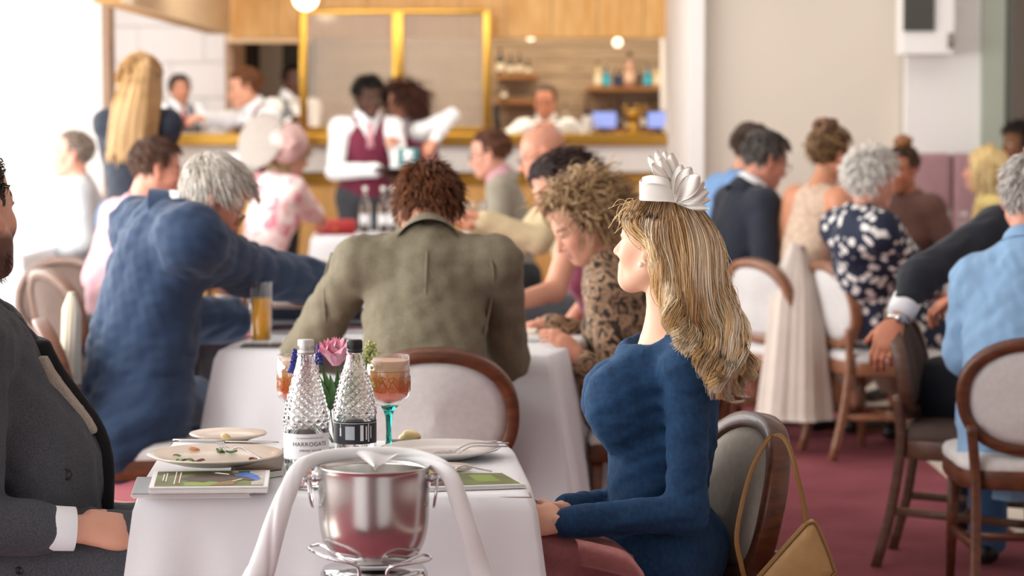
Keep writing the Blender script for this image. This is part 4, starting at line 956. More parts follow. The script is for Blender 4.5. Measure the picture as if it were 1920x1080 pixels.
prn = [(full, GRASS, 'print_field'), ([(.3, .08), (.62, .08), (.55, .35), (.28, .25)], LIME, 'print_field'), ([(.04, .75), (.5, .75), (.5, .95), (.04, .95)], DKG, 'print_field'), ([(.86, .1), (.96, .1), (.96, .95), (.83, .95)], mat('print_grey', '#b9b4ae', .45, var=.3, vscale=60.), 'print_rail'),
       (horse, BROWN, 'print_horse'), ([(.5, .08), (.7, .1), (.74, .3), (.6, .28)], GOLDP, 'print_horse'), (rider, BLUEP, 'print_rider'), ([(.52, .80), (.60, .74), (.66, .70), (.65, .76), (.55, .86)], WHT, 'print_rider'), ([(.68, .84), (.74, .82), (.73, .92), (.69, .92)], mat('print_pinkish', '#c9a7a0', .5), 'print_rider'), ([(.70, .3), (.78, .42), (.77, .45), (.69, .33)], WHT, 'print_rein')]
for k, (u_, a, b) in enumerate(((.20, .15, .9), (.225, .15, .9), (.24, .2, .85), (.10, .35, .75), (.125, .3, .8))): prn.append(([(u_, a), (u_ + .009, a), (u_ + .009, b), (u_, b)], WHT if k != 1 else mat('print_red', '#8f4a3e', .5), 'print_line'))
off = np.array([-.035, .012]); 
booklet([p_ + off for p_ in BK], ZT, .010, 'slate grey programme under the racehorse programme', GREYC)
booklet(BK, ZT + .0105, .013, 'race programme with a galloping horse and blue jockey', PAPER, prn, 6)
BK3 = [PZ(505, 912, ZT)[:2] + [-.01, .05], PZ(530, 880, ZT)[:2] + [.01, .03], PZ(530, 868, ZT)[:2] + [0, .02], PZ(440, 862, ZT)[:2] + [0, .02]]
booklet([PZ(430, 905, ZT)[:2], PZ(528, 892, ZT)[:2], PZ(534, 862, ZT)[:2], PZ(440, 866, ZT)[:2]], ZT, .014, 'black covered programmes fanned beside the water bottle', mat('black_cover', '#22242a', .35), (), 5)
BR = [PZ(800, 921, ZT)[:2], PZ(986, 915, ZT)[:2], PZ(945, 893, ZT)[:2], PZ(800, 893, ZT)[:2]]
booklet(BR, ZT, .008, 'programme lying at the right near table edge', PAPER, [(full, GOLDP, 'print_field'), ([(.3, .05), (.96, .05), (.96, .95), (.3, .95)], GRASS, 'print_field'), ([(.55, .3), (.8, .3), (.78, .8), (.5, .8)], LIME, 'print_field'), ([(.04, .1), (.3, .1), (.3, .8), (.1, .9)], BROWN, 'print_horse')], 4)
# ---- right place setting
pr = PZ(828, 853, ZT + .004); plate(V3(pr[0], pr[1], ZT + .001), .128, 'white dinner plate with two forks at the right', mat('white_plate', '#e9e6e1', .25, coat=.3), rim=.017)
fork(PZ(812, 853, ZT + .014), PZ(953, 831, ZT + .024), 'fork on the right plate, nearer of the two', bendz=-.006)
fork(PZ(822, 857, ZT + .013), PZ(951, 837, ZT + .021), 'fork on the right plate, further of the two', bendz=-.006)
sp = PZ(838, 886, ZT); plate(V3(sp[0], sp[1], ZT + .001), .055, 'small saucer behind the right bucket ring', rim=.008)
tag(mk('bread_bit', blob(PZ(818, 878, ZT + .016), (.020, .014, .011), seed=5), mat('bread_crust', '#d9b268', .6, var=.3, vscale=60.)), 'yellow food scrap on the small saucer', 'food')
fork(PZ(820, 884, ZT + .014), PZ(921, 884, ZT + .005), 'dessert fork by the small saucer', bendz=-.003); knife(PZ(800, 876, ZT + .016), PZ(878, 878, ZT + .013), 'butter knife on the small saucer')
tag(mk('butter_dish', join(box(PZ(770, 829, ZT + .004), (.055, .02, .004), bev=.003)), mat('slate_dish', '#4a443e', .4)), 'dark slate butter dish at the far table edge', 'dish')
tag(mk('butter_curl', blob(PZ(770, 818, ZT + .016), (.024, .016, .014), 16, 10, seed=12, amp=.4), mat('butter', '#ecd49a', .5)), 'lump of butter on the slate dish', 'butter')
knife(PZ(745, 831, ZT + .006), PZ(932, 829, ZT + .006), 'table knife along the far table edge')
# ---- glass water bottles with diamond relief
def water_bottle(px, base_py, top_py, label, capm, labm, black=False):
    c = PZ(px, base_py, ZT); s_ = c[1] / F; H = (base_py - top_py) * s_ * 1.0; R0 = .0445
    e = empty('water_bottle', c, 0, label, 'bottle'); nz, na = 150, 96
    z = np.linspace(0, H * .915, nz); t = z / H
    R = np.interp(t, [0, .012, .03, .40, .47, .60, .72, .82, .885, .90, .915], [R0 * .86, R0 * .97, R0, R0, R0 * .985, R0 * .84, R0 * .64, R0 * .45, R0 * .37, R0 * .40, R0 * .36])
    a = np.linspace(0, 2 * math.pi, na, endpoint=False); amp = np.interp(t, [.40, .45, .80, .87], [0, .0024, .0016, 0], left=0, right=0)
    tri = lambda x: np.abs(((x / (2 * math.pi)) % 1) * 2 - 1)
    u1 = 14 * a[None] + z[:, None] * 2 * math.pi / .0165; u2 = 14 * a[None] - z[:, None] * 2 * math.pi / .0165
    rr = R[:, None] + amp[:, None] * (np.minimum(tri(u1), tri(u2)) * 2 - .55) * (R / R0)[:, None]
    V = np.stack([rr * np.cos(a), rr * np.sin(a), np.repeat(z[:, None], na, 1)], -1).reshape(-1, 3) + c
    i = np.arange(nz - 1)[:, None]; j = np.arange(na)[None]; jn = (j + 1) % na; Q = np.stack([i * na + j, i * na + jn, (i + 1) * na + jn, (i + 1) * na + j], -1).reshape(-1, 4)
    zi = z[4:]; Ri = np.maximum(R[4:] - .0045, .006); Vi, Fi = lathe(np.c_[Ri, zi + .0], 48, c, True, False); Fi = [np.asarray(q)[..., ::-1] for q in Fi]
    # rim joining outer and inner wall at the mouth
    mk('glass_body', join((V, [Q, np.arange(na)[::-1]]), (Vi, Fi)), GLASS, e)
    zc = H * .90; cap = mk('cap', lathe([(.0155, zc), (.0158, zc + .002), (.0158, H - .002), (.0148, H), (.001, H)], 40, c, False, False), capm, e)
    mk('cap_ridges', join(*[tube([c + V3(.0158 * math.cos(q), .0158 * math.sin(q), zc + .009) , c + V3(.0158 * math.cos(q), .0158 * math.sin(q), H - .003)], .0006, 4) for q in np.linspace(0, 2 * math.pi, 40, endpoint=False)]), capm, cap)
    mk('cap_ring', lathe([(.0163, zc + .002), (.0168, zc + .004), (.0168, zc + .006), (.0160, zc + .007)], 40, c, False, False), capm, cap)
    # paper label round the lower body and its lettering
    Rl = R0 + .0006; z0, z1 = H * .20, H * .375; lb = mk('paper_label', lathe([(Rl, z0), (Rl, z1)], 72, c, False, False), labm, e)
    INK = mat('label_ink', '#202226', .5); INW = mat('label_white_ink', '#d8d8d8', .5)
    def ring(z_, hgt, m): mk('label_line', lathe([(Rl + .0003, z_), (Rl + .0003, z_ + hgt)], 72, c, False, False), m, lb)
    def text(s__, size, zc_, ang, m):
        cu = bpy.data.curves.new('t', 'FONT'); cu.body = s__; cu.size = size; cu.align_x = 'CENTER'; cu.align_y = 'CENTER'; cu.space_character = 1.08
        to = bpy.data.objects.new('t', cu); COL.objects.link(to); dg = bpy.context.evaluated_depsgraph_get(); me = to.evaluated_get(dg).to_mesh()
        bm = bmesh.new(); bm.from_mesh(me); bmesh.ops.triangulate(bm, faces=bm.faces[:]); bmesh.ops.subdivide_edges(bm, edges=[e_ for e_ in bm.edges if e_.calc_length() > size * .25], cuts=2)
        Vt = np.array([v.co[:] for v in bm.verts]); Ft = [np.array([v.index for v in f__.verts]) for f__ in bm.faces]; bm.free()
        to.evaluated_get(dg).to_mesh_clear(); bpy.data.objects.remove(to); bpy.data.curves.remove(cu)
        th = ang + Vt[:, 0] / Rl; Vw = np.stack([(Rl + .0005) * np.cos(th), (Rl + .0005) * np.sin(th), zc_ + Vt[:, 1]], -1) + c
        mk('lettering', (Vw, Ft), m, lb, smooth=False)
    if not black:
        h_ = z1 - z0; text('HARROGATE', .0118, z0 + h_ * .60, math.radians(-74), INK); text('SPRING WATER', .0062, z0 + h_ * .36, math.radians(-74), INK); text('THE ORIGINAL BRITISH SPA TOWN', .0034, z0 + h_ * .84, math.radians(-74), INK); text('750ml', .0034, z0 + h_ * .16, math.radians(-74), INK)
        ring(z0 + .0008, .0008, mat('label_grey', '#9a9a9c', .5))
    else:
        h_ = z1 - z0; ring(z1 - .004, .001, INW)
        for k, (a0, w_, z_a, z_b, mm) in enumerate(((-128, .004, .35, .72, INW), (-128, .0015, .72, .88, INW), (-100, .020, .2, .8, mat('label_silver', '#a8adb2', .4)), (-68, .007, .15, .85, INW), (-55, .003, .2, .8, INW), (-48, .0025, .1, .9, INW), (-40, .0025, .25, .8, INW))):
            n_ = 8; th = math.radians(a0) + np.linspace(-w_ / 2, w_ / 2, n_) / Rl; Gp = np.stack([np.stack([(Rl + .0004) * np.cos(th), (Rl + .0004) * np.sin(th), np.full(n_, z0 + h_ * q)], -1) for q in (z_a, z_b)]) + c
            mk('label_motif', sheet(Gp), mm, lb, smooth=False)
    # water left inside
    zw = H * (.40 if not black else .385); mk('water', lathe([(.001, .006), (R0 - .0052, .008), (R0 - .0052, zw), (.001, zw)], 48, c, False, False), gmat('water', '#ffffff', .0, 1.33), e)
    return e, c, H
water_bottle(575, 912, 633, 'glass water bottle with silver cap and white label', mat('silver_cap', '#d2d0cc', .35, .6), mat('white_label', '#e6e8ea', .5))
water_bottle(666, 876, 634, 'glass water bottle with black cap and black label', mat('black_cap', '#1d1d1f', .35), mat('black_label', '#1c1f28', .45), True)
# ---- goblets with orange cocktail and teal stem
def goblet(px, base_py, top_py, wpx, label):
    c = PZ(px, base_py, ZT); s_ = c[1] / F; H = (base_py - top_py) * s_; R = wpx * s_ / 2; e = empty('cocktail_goblet', c, 0, label, 'glass'); zb = H * .46
    TEAL = gmat('teal_glass', '#1fa79c', .02)
    mk('foot', lathe([(.036, 0), (.037, .002), (.02, .005), (.008, .010)], 36, c), TEAL, e)
    ns = 24; a = np.linspace(0, 2 * math.pi, ns, endpoint=False); zz = np.array([.009, .02, .04, .06, .075, zb - .008, zb]); rr = np.array([.0085, .0062, .0058, .0068, .0085, .013, .022])
    mk('stem', lathe(np.c_[rr, zz], 10, c), TEAL, e)
    prof = [(.020, zb), (R * .70, zb + .009), (R * .93, zb + .020), (R, zb + .036), (R * .995, H * .8), (R * .97, H), (R * .945, H), (R * .965, H * .8), (R * .965, zb + .036), (R * .90, zb + .023), (R * .66, zb + .013), (.001, zb + .005)]
    mk('bowl', lathe(prof, 56, c, True, False), THIN, e)
    zl = H * .95; t = NT('cocktail_' + str(int(px))); tc = t.n('ShaderNodeTexCoord'); sx_ = t.n('ShaderNodeSeparateXYZ'); t.l(tc.outputs['Generated'], sx_.inputs[0])
    nz = t.n('ShaderNodeTexNoise', Scale=7.0, Detail=3.0); t.l(tc.outputs['Generated'], nz.inputs['Vector']); ad = t.n('ShaderNodeMath', operation='MULTIPLY_ADD'); t.l(nz.outputs[0], ad.inputs[0]); ad.inputs[1].default_value = .45; t.l(sx_.outputs['Z'], ad.inputs[2])
    t.l(t.ramp(ad.outputs[0], [(.25, lin('#e8552e')), (.55, lin('#ee7440')), (.85, lin('#e9a065')), (1.05, lin('#d9b48e'))]), t.b.inputs['Base Color']); t.b.inputs['Roughness'].default_value = .3; t.b.inputs['Subsurface Weight'].default_value = .3; t.b.inputs['Subsurface Scale'].default_value = .01
    mk('cocktail', lathe([(.001, zb + .0065), (R * .62, zb + .0145), (R * .875, zb + .0245), (R * .945, zb + .037), (R * .945, zl * .86), (R * .93, zl - .0006), (R * .929, zl), (R * .9, zl), (.001, zl)], 48, c, False, False), t.m, e)
    # gilt scrolls round the bowl
    GI = mat('gilt_scroll', '#b5762a', .3, .7); sc = []; rr_ = np.random.default_rng(int(px))
    for k in range(13):
        a0 = k * 2 * math.pi / 13; zc = H * .70; 
        for sgn in (1, -1):
            q = np.linspace(0, 1, 16); sp_ = .011 * (1 - .75 * q); th = q * 7.5 * sgn + rr_.uniform(-.4, .4)
            x = a0 + (.004 + sp_ * np.cos(th)) / R; zz_ = zc + sgn * .010 + sp_ * np.sin(th) * .75
            sc.append(tube(np.stack([(R * 1.004) * np.cos(x), (R * 1.004) * np.sin(x), zz_], 1) + c, .0007, 4))
    q = np.linspace(0, 2 * math.pi, 120, endpoint=False); sc.append(tube(np.stack([R * 1.004 * np.cos(q), R * 1.004 * np.sin(q), H * .70 + .008 * np.sin(13 * q)], 1) + c, .0008, 4, closed=True))
    sc.append(tube(np.stack([R * .998 * np.cos(q), R * .998 * np.sin(q), np.full(120, H * .84)], 1) + c, .0006, 4, closed=True))
    mk('gilt_scrolls', join(*sc), GI, e)
goblet(729, 842, 664, 82, 'orange cocktail goblet with teal stem right of the bottles')
goblet(560, 842, 663, 80, 'orange cocktail goblet partly hidden behind the silver capped bottle')
# ---- bud vase with flowers
vc = PZ(628, 850, ZT); s_ = vc[1] / F
vz = empty('bud_vase', vc, 0, 'slim clear glass bud vase between the two bottles', 'vase')
vh = .115; mk('glass', lathe([(.022, 0), (.024, .004), (.024, .05), (.019, .07), (.014, .085), (.0135, vh - .006), (.017, vh), (.0145, vh), (.0115, vh - .01), (.0115, .085), (.0165, .07), (.0215, .05), (.0215, .008), (.001, .006)], 36, vc, True, False), GLASS, vz)
def stemvf(p0, p1, r=.0022): m_ = (p0 + p1) / 2 + V3(.004, 0, .0); return tube(spline([p0, m_, p1], 10), r, 6)
STEM = mat('flower_stem', '#3f6a35', .5, var=.2, vscale=60.); vb = vc + V3(0, 0, .02)
rc = P(630, 656, vc[1] - .005)
ro = empty('rose', rc, 0, 'pink rose in the bud vase', 'flower'); mk('stem', stemvf(vb, rc - V3(0, 0, .02)), STEM, ro)
t = NT('rose_petal'); lw = t.n('ShaderNodeTexCoord'); nz = t.n('ShaderNodeTexNoise', Scale=30.0); t.l(lw.outputs['Object'], nz.inputs['Vector']); t.l(t.ramp(nz.outputs[0], [(.3, lin('#ea93b2')), (.7, lin('#f8c0d2'))]), t.b.inputs['Base Color']); t.b.inputs['Roughness'].default_value = .6; t.b.inputs['Subsurface Weight'].default_value = .2; t.b.inputs['Subsurface Scale'].default_value = .004
def petal(c, az, R_, hgt, openv, wid, curlv):
    u_, v_ = np.meshgrid(np.linspace(-1, 1, 11), np.linspace(0, 1, 10), indexing='ij'); a = az + u_ * wid * np.sin(np.pi * (.12 + .80 * v_) ** .8) * 1.05
    rad = R_ * (.25 + .75 * np.sin(np.minimum(v_ * 1.5, 1.57))) + openv * v_ ** 2.5 * .012 + curlv * np.clip(v_ - .75, 0, 1) ** 2 * .25
    zz = hgt * (v_ - .30 * u_ ** 2 * v_ ** 2) - curlv * np.clip(v_ - .8, 0, 1) ** 2 * .3
    G = np.stack([rad * np.cos(a), rad * np.sin(a), zz], -1) + c; return sheet(G, .0006)
for ringi, (np_, R_, hgt, op, wd) in enumerate(((3, .008, .064, 0., 1.2), (4, .015, .064, .0, 1.0), (5, .022, .062, .1, .95), (5, .0285, .057, .15, .95), (5, .033, .049, .45, .9))):
    for k in range(np_): mk('petal', petal(rc - V3(0, 0, .034), k * 2 * math.pi / np_ + ringi * .8 - .5, R_, hgt, op, wd, .10 + .09 * ringi), t.m, ro)
GL = mat('vase_leaf', '#4c7440', .5, var=.25, vscale=50.)
def leaf(root, p0, p1, wid, m=GL, name='leaf', bow=.01):
    d = nrm(p1 - p0); ac = nrm(np.cross(d, V3(.3, -1, .2))); nn = np.cross(ac, d); u_, v_ = np.meshgrid(np.linspace(-1, 1, 5), np.linspace(0, 1, 9), indexing='ij')
    G = p0 + (p1 - p0) * v_[..., None] + ac * (u_ * wid * np.sin(np.pi * v_ ** .8))[..., None] + nn * (bow * np.sin(np.pi * v_) + .15 * wid * u_ ** 2)[..., None]; mk(name, sheet(G, .0005), m, root)
for k, (px, py, wd) in enumerate(((596, 700, .008), (650, 690, .010), (626, 715, .011), (664, 725, .008), (606, 690, .009), (610, 740, .010), (632, 690, .008), (645, 735, .010), (655, 700, .007), (618, 700, .009), (640, 745, .009), (602, 712, .006))): leaf(ro, P(628 + (px - 628) * .35, 768, vc[1] + .004 * ((k % 3) - 1)), P(px, py, vc[1] - .012 * (k % 2) + .006), wd)
MUS = mat('muscari_blue', '#3d3f94', .5, var=.25, vscale=80.)
for k, (px, py, hpx, tx) in enumerate(((598, 665, 36, 'blue grape hyacinth beside the pink rose'), (553, 668, 26, 'blue grape hyacinth left of the silver capped bottle'), (548, 690, 16, 'small blue grape hyacinth bud by the left goblet'))):
    c = P(px, py, vc[1] - .01 * k + .005); e = empty('grape_hyacinth', c, 0, tx, 'flower'); mk('stem', stemvf(vb + V3(-.003 * k, 0, 0), c - V3(0, 0, .005), .0016), STEM, e); rr = np.random.default_rng(k); L = hpx * s_
    mk('florets', join(*[sphere(c + V3(*(np.array([math.cos(q * 2.4), math.sin(q * 2.4), 0]) * .0085 * (1 - q / 46.) + [0, 0, L * (q / 34. - .5)])), .0034, 6, 5) for q in range(34)]), MUS, e)['kind'] = 'stuff'
FIL = mat('lime_florets', '#b9c07a', .6, var=.2, vscale=80.)
for k, (px, py, rpx, tx) in enumerate(((697, 652, 16, 'pale green floret spray above the right goblet'), (688, 672, 15, 'pale green floret spray against the black capped bottle'), (694, 715, 14, 'low green floret spray in front of the right goblet'))):
    c = P(px, py, vc[1] - .012 + .004 * k); e = empty('floret_spray', c, 0, tx, 'flower'); mk('stem', stemvf(vb + V3(.004, 0, 0), c - V3(0, 0, .004), .0012), STEM, e); rr = np.random.default_rng(k + 5); q = rr.normal(size=(26, 3)) * rpx * s_ * .5
    mk('florets', join(*[blob(c + v, .0042, 6, 5, seed=i) for i, v in enumerate(q)], *[tube([c - V3(0, 0, .006), c + v], .0005, 4) for v in q]), FIL, e)['kind'] = 'stuff'
# ---- ice bucket on its stand, draped with a twisted napkin
bY = 4.42; bcx = XP(698, bY); zr = ZP(873, bY); zb = ZP(1052, bY); Rb = 107 * bY / F
bc = V3(bcx, bY, 0); bk = empty('ice_bucket', (bcx, bY, zb), 0, 'stainless steel ice bucket with ring handles in front of the table', 'ice bucket')
BRUSH = NT('brushed_steel'); BRUSH.b.inputs['Metallic'].default_value = 1; BRUSH.b.inputs['Base Color'].default_value = lin('#d0cecb'); BRUSH.b.inputs['Roughness'].default_value = .2; BRUSH.b.inputs['Anisotropic'].default_value = .75
tg = BRUSH.n('ShaderNodeTangent'); tg.direction_type = 'RADIAL'; tg.axis = 'Z'; BRUSH.l(tg.outputs[0], BRUSH.b.inputs['Tangent']); 
Hh = zr - zb
prof = [(Rb * .30, 0), (Rb * .62, .002), (Rb * .76, .012), (Rb * .88, Hh * .18), (Rb * .955, Hh * .36), (Rb * .982, Hh * .62), (Rb * .985, Hh * .93), (Rb, Hh), (Rb * 1.0, Hh + .002), (Rb * .975, Hh + .001), (Rb * .965, Hh * .93), (Rb * .95, Hh * .7), (Rb * .90, Hh * .42), (Rb * .82, Hh * .2), (Rb * .7, .018), (.001, .014)]
pq = spline(np.c_[np.array(prof)[:8], np.zeros(8)], 40)[:, :2]; mk('vessel', lathe(np.concatenate([pq, np.array(prof)[8:]]), 72, (bcx, bY, zb), True, False), BRUSH.m, bk)
for q in (-1, 1):
    p0 = V3(bcx + q * Rb * .98, bY - .012, zr - .022); k_ = mk('handle_lug', join(sphere(p0 + V3(q * .006, 0, 0), (.008, .008, .008), 14, 10), tube([p0 - V3(q * .004, 0, 0), p0 + V3(q * .018, 0, 0)], .005, 12), sphere(p0 + V3(q * .020, 0, 0), .0078, 14, 10)), CHROME, bk)
    a = np.linspace(0, 2 * math.pi, 32, endpoint=False); mk('ring', tube([p0 + V3(q * .013 + .004 * math.sin(x) * q, .024 * math.cos(x), -.026 + .027 * math.sin(x)) for x in a], .0026, 8, closed=True), CHROME, k_)
st = empty('bucket_stand', (bcx, bY, 0), 0, 'chrome stand with looped wire cradle under the ice bucket', 'stand')
zs = zb - .012
mk('top_plate', lathe([(.09, zs - .05), (.098, zs - .04), (.100, zs - .01), (.094, zs), (.001, zs)], 56, (bcx, bY, 0), True, False), CHROME, st)
mk('pole', tube([V3(bcx, bY, zs - .04), V3(bcx, bY, .02)], .014, 16), CHROME, st); mk('base', lathe([(.14, 0), (.14, .006), (.12, .014), (.03, .022), (.02, .04)], 48, (bcx, bY, 0)), CHROME, st)
def W_(px, py, dy): return P(px, py, bY + dy)
loopL = [W_(674, 1085, -.088), W_(673, 1068, -.09), W_(662, 1058, -.098), W_(620, 1048, -.092), W_(588, 1034, -.055), W_(578, 1026, -.02), W_(592, 1022, .0), W_(606, 1024, -.02), W_(640, 1044, -.07), W_(668, 1056, -.086)]
loopR = [W_(726, 1085, -.088), W_(727, 1070, -.09), W_(738, 1062, -.098), W_(770, 1056, -.09), W_(796, 1052, -.05), W_(808, 1046, -.02), W_(796, 1040, .0), W_(784, 1042, -.02), W_(752, 1056, -.075), W_(730, 1062, -.088)]
for lp in (loopL, loopR): mk('wire_loop', tube(spline(lp, 48), .0034, 8), CHROME, st)
# napkin: flattened twisted roll over the rim, falling on both sides
nk = empty('napkin', (bcx, bY, zr), 0, 'white twisted napkin draped over the ice bucket', 'napkin')
NAP = mat('napkin_linen', '#e9eaea', .75, bump=.15, bscale=500.)
path = spline([W_(474, 1100, -.02), W_(496, 1050, -.02), W_(516, 985, -.03), W_(536, 930, -.03), W_(560, 882, -.02), W_(590, 862, .01), W_(640, 852, .03), W_(700, 848, .035), W_(760, 852, .03), W_(805, 864, .01), W_(842, 890, -.02), W_(860, 940, -.03), W_(880, 1000, -.03), W_(898, 1060, -.02), W_(910, 1100, -.02)], 110)
tt = np.linspace(0, 1, 110); n_ = 40; th = np.linspace(0, 2 * math.pi, n_, endpoint=False)
wd = np.interp(tt, [0, .12, .3, .4, .5, .6, .7, .88, 1], [.026, .021, .0145, .0135, .0105, .0125, .015, .019, .022])
T_ = np.gradient(path, axis=0); T_ /= np.linalg.norm(T_, axis=1, keepdims=True); Uu = np.cross(T_, V3(0, -1, 0)); Uu /= np.linalg.norm(Uu, axis=1, keepdims=True); Wn = np.cross(T_, Uu)
tw = tt * 13
wrp = lambda x: (x + math.pi) % (2 * math.pi) - math.pi
crs = [1 + .05 * np.sin(2 * th + tw[i]) - .20 * np.exp(-(wrp(th + tw[i]) / .22) ** 2) + .10 * np.exp(-(wrp(th + tw[i] - .55) / .4) ** 2) - .10 * np.exp(-(wrp(th + 1.7 * tw[i] + 2) / .18) ** 2) for i in range(110)]
G = np.array([path[i] + Uu[i] * (np.cos(th) * wd[i] * crs[i])[:, None] + Wn[i] * (np.sin(th) * wd[i] * .62 * crs[i])[:, None] for i in range(110)])
G = np.concatenate([G, G[:, :1]], 1); V, fq = sheet(G); mk('roll', (V, fq + [np.arange(n_), (109 * (n_ + 1) + np.arange(n_))[::-1]]), NAP, nk)
a_, b_, c_ = W_(662, 846, -.005), W_(748, 848, -.005), W_(703, 877, -.035)
m_ = [[a_ * (1 - u) * (1 - v) + b_ * u * (1 - v) + c_ * v + V3(0, -.006 * math.sin(3.1 * u) - .004, .004 * math.sin(6 * u)) for v in np.linspace(0, .98, 8)] for u in np.linspace(0, 1, 9)]
mk('corner_flap', sheet(np.array(m_), .0015), NAP, nk)
# ---- second table: orange juice, coaster, menus, papers
oc = PZ(490, 648, .752); oc = V3(oc[0], oc[1] + .0, .756); hj = (648 - 530) * oc[1] / F; Rj = 21.5 * oc[1] / F
tag(mk('coaster', box((oc[0], oc[1], .7535), (.062, .055, .0018), bev=.001), mat('black_coaster', '#17181a', .4), smooth=False), 'black coaster under the orange juice', 'coaster')
oj = empty('juice_glass', oc, 0, 'tall glass of orange juice on the second table', 'glass')
mk('tumbler', lathe([(Rj * .9, 0), (Rj * .92, .004), (Rj, hj), (Rj * .93, hj), (Rj * .86, .014), (.001, .012)], 40, oc, True, False), THIN, oj)
mk('juice', lathe([(.001, .013), (Rj * .85, .015), (Rj * .895, hj * .74), (.001, hj * .74)], 36, oc, False, False), mat('orange_juice', '#ffbb1c', .35), oj)
_b = _M['orange_juice'].node_tree.nodes['Principled BSDF']; _b.inputs['Subsurface Weight'].default_value = .5; _b.inputs['Subsurface Scale'].default_value = .03; _b.inputs['Subsurface Radius'].default_value = (1, .6, .2)
def slab(c, hx, hy, hz_, rz, m, name, label, cat): 
    R_ = rotz(math.radians(rz))[:3, :3]; return tag(mk(name, box(c, (hx, hy, hz_), R_, bev=min(hz_ * .5, .004)), m, smooth=False), label, cat)
NAVY = mat('navy_folder', '#1c2431', .4)
for k in range(3): slab(V3(-.70 + .02 * k, 8.32 + .01 * k, .757 + .011 * k), .19, .13, .005, 6 + 4 * k, [PAPER, mat('print_mauve', '#7b5a68', .5, var=.4, vscale=20.), NAVY][k], 'menu_booklet', ['white menu lying beneath the folders', 'mauve printed booklet between menu and navy folder', 'navy folder on top by the orange juice'][k], 'booklet')
slab(V3(-.60, 8.42, .80), .24, .02, .022, 3, NAVY, 'menu_case', 'dark navy menu case behind the orange juice', 'menu')
slab(P(975, 655, 7.95) * [1, 1, 0] + V3(0, 0, .760), .055, .075, .008, 10, PAPER, 'paper_stack', 'folded white papers at the right edge of the second table', 'paper')
slab(P(978, 640, 8.02) * [1, 1, 0] + V3(0, 0, .774), .05, .06, .006, -6, mat('cream_paper', '#e6dcc8', .6), 'paper_stack', 'cream paper packet on the white papers', 'paper')
# ---- glasses, bottles and flowers on the far tables
def wineglass(c, label, group, hgt=.19, R=.036, n=18):
    e = empty('wine_glass', c, 0, label, 'glass', group); mk('foot', lathe([(.033, 0), (.033, .002), (.006, .006)], n, c), THIN, e); mk('stem', tube([c + V3(0, 0, .005), c + V3(0, 0, hgt * .48)], .004, 8), GLASS, e)
    z0 = hgt * .47; mk('bowl', lathe([(.004, z0), (R * .8, z0 + hgt * .12), (R, z0 + hgt * .27), (R * .85, hgt), (R * .8, hgt), (R * .94, z0 + hgt * .27), (R * .74, z0 + hgt * .13), (.001, z0 + .006)], n, c, True, False), THIN, e)
r_ = np.random.default_rng(21)
for k in range(12): wineglass(V3(r_.uniform(T3[0][0] + .35, T3[1][0] - .05), r_.uniform(15.12, 15.5), .752), 'clear wine glass on the table by the waiters', 'wine glasses by the waiters', .2, .038)
for k in range(9): wineglass(V3(r_.uniform(2.08, 2.65), r_.uniform(10.9, 12.2), .752), 'clear wine glass on the table beside the dotted dress', 'wine glasses on the right table', .2, .038)
for k in range(10): wineglass(V3(2.05 + .065 * k, (13.62, 13.95, 13.75)[k % 3], .752), 'clear wine glass on the small table by the pink bench', 'wine glasses by the pink bench', .2, .038)
def clear_bottle(c, label, r=.036, h_=.29, capc='#e4e2dc'):
    e = empty('water_bottle', c, 0, label, 'bottle'); mk('glass_body', bottle_vf(c, r, h_, .36), GLASS, e); mk('cap', lathe([(r * .42, h_ * .93), (r * .42, h_ * 1.02), (.001, h_ * 1.02)], 16, c, False, False), mat('cap_' + capc[1:], capc, .4), e); mk('paper_label', lathe([(r * 1.01, h_ * .2), (r * 1.01, h_ * .42)], 20, c, False, False), mat('white_label', '#e6e8ea', .5), e)
for px, tx in ((718, 'clear water bottle nearest the waiter on his table'), (735, 'clear water bottle behind the tweed man’s hair, left'), (684, 'clear water bottle left on the table by the waiters')): clear_bottle(V3(XP(px, 15.3), 15.3, .752), tx.replace('’', "'"))
clear_bottle(V3(XP(1737, 13.85), 13.85, .752), 'clear water bottle beside the flowers on the right table', .036, .28); clear_bottle(V3(XP(1714, 13.7), 13.7, .752), 'clear water bottle near the white haired woman', .036, .27)
def posy(c, label, cols, n=7):
    e = empty('posy', c, 0, label, 'flowers'); mk('vase', lathe([(.03, 0), (.035, .03), (.028, .09), (.032, .1), (.028, .1), (.024, .09), (.03, .03), (.001, .01)], 20, c, True, False), GLASS, e); rr = np.random.default_rng(n)
    for k in range(n): 
        v = V3(rr.normal() * .045, rr.normal() * .045, .15 + rr.uniform(-.02, .05)); mk('bloom', blob(c + v, .028, 10, 8, seed=k, amp=.35), mat('bloom_' + cols[k % len(cols)][1:], cols[k % len(cols)], .6), e); leaf(e, c + V3(0, 0, .08), c + v * [1.3, 1.3, .85], .018)
posy(V3(XP(1762, 13.7), 13.7, .752), 'posy of pink and purple flowers on the right table', ['#b52f5a', '#45285e', '#c24a74', '#3a2a58'], 9)
posy(V3(XP(1500, 12.6), 12.6, .752), 'yellow green posy between the two seated guests at the back', ['#9aa35a', '#4e6a3a'], 7)
slab(V3(XP(1500, 12.6), 12.6, .375), .25, .25, .375, 0, MIDWOOD, 'side_stand', 'low wooden stand under the yellow green posy', 'stand')
cl = P(625, 425, 14.95)
RED = mat('red_leather', '#b03a3a', .4); cu = empty('clutch_bag', (XP(628, 15.15), 15.15, .752), 0, 'red clutch bag on the table by the pink dress', 'bag')
mk('body', box((XP(630, 15.15), 15.15, .80), (.125, .05, .047), bev=.02), RED, cu); mk('flap', box((XP(630, 15.15), 15.095, .815), (.115, .006, .03), bev=.005), RED, cu); mk('clasp', sphere((XP(630, 15.15), 15.085, .79), .010, 10, 8), BRASS, cu)
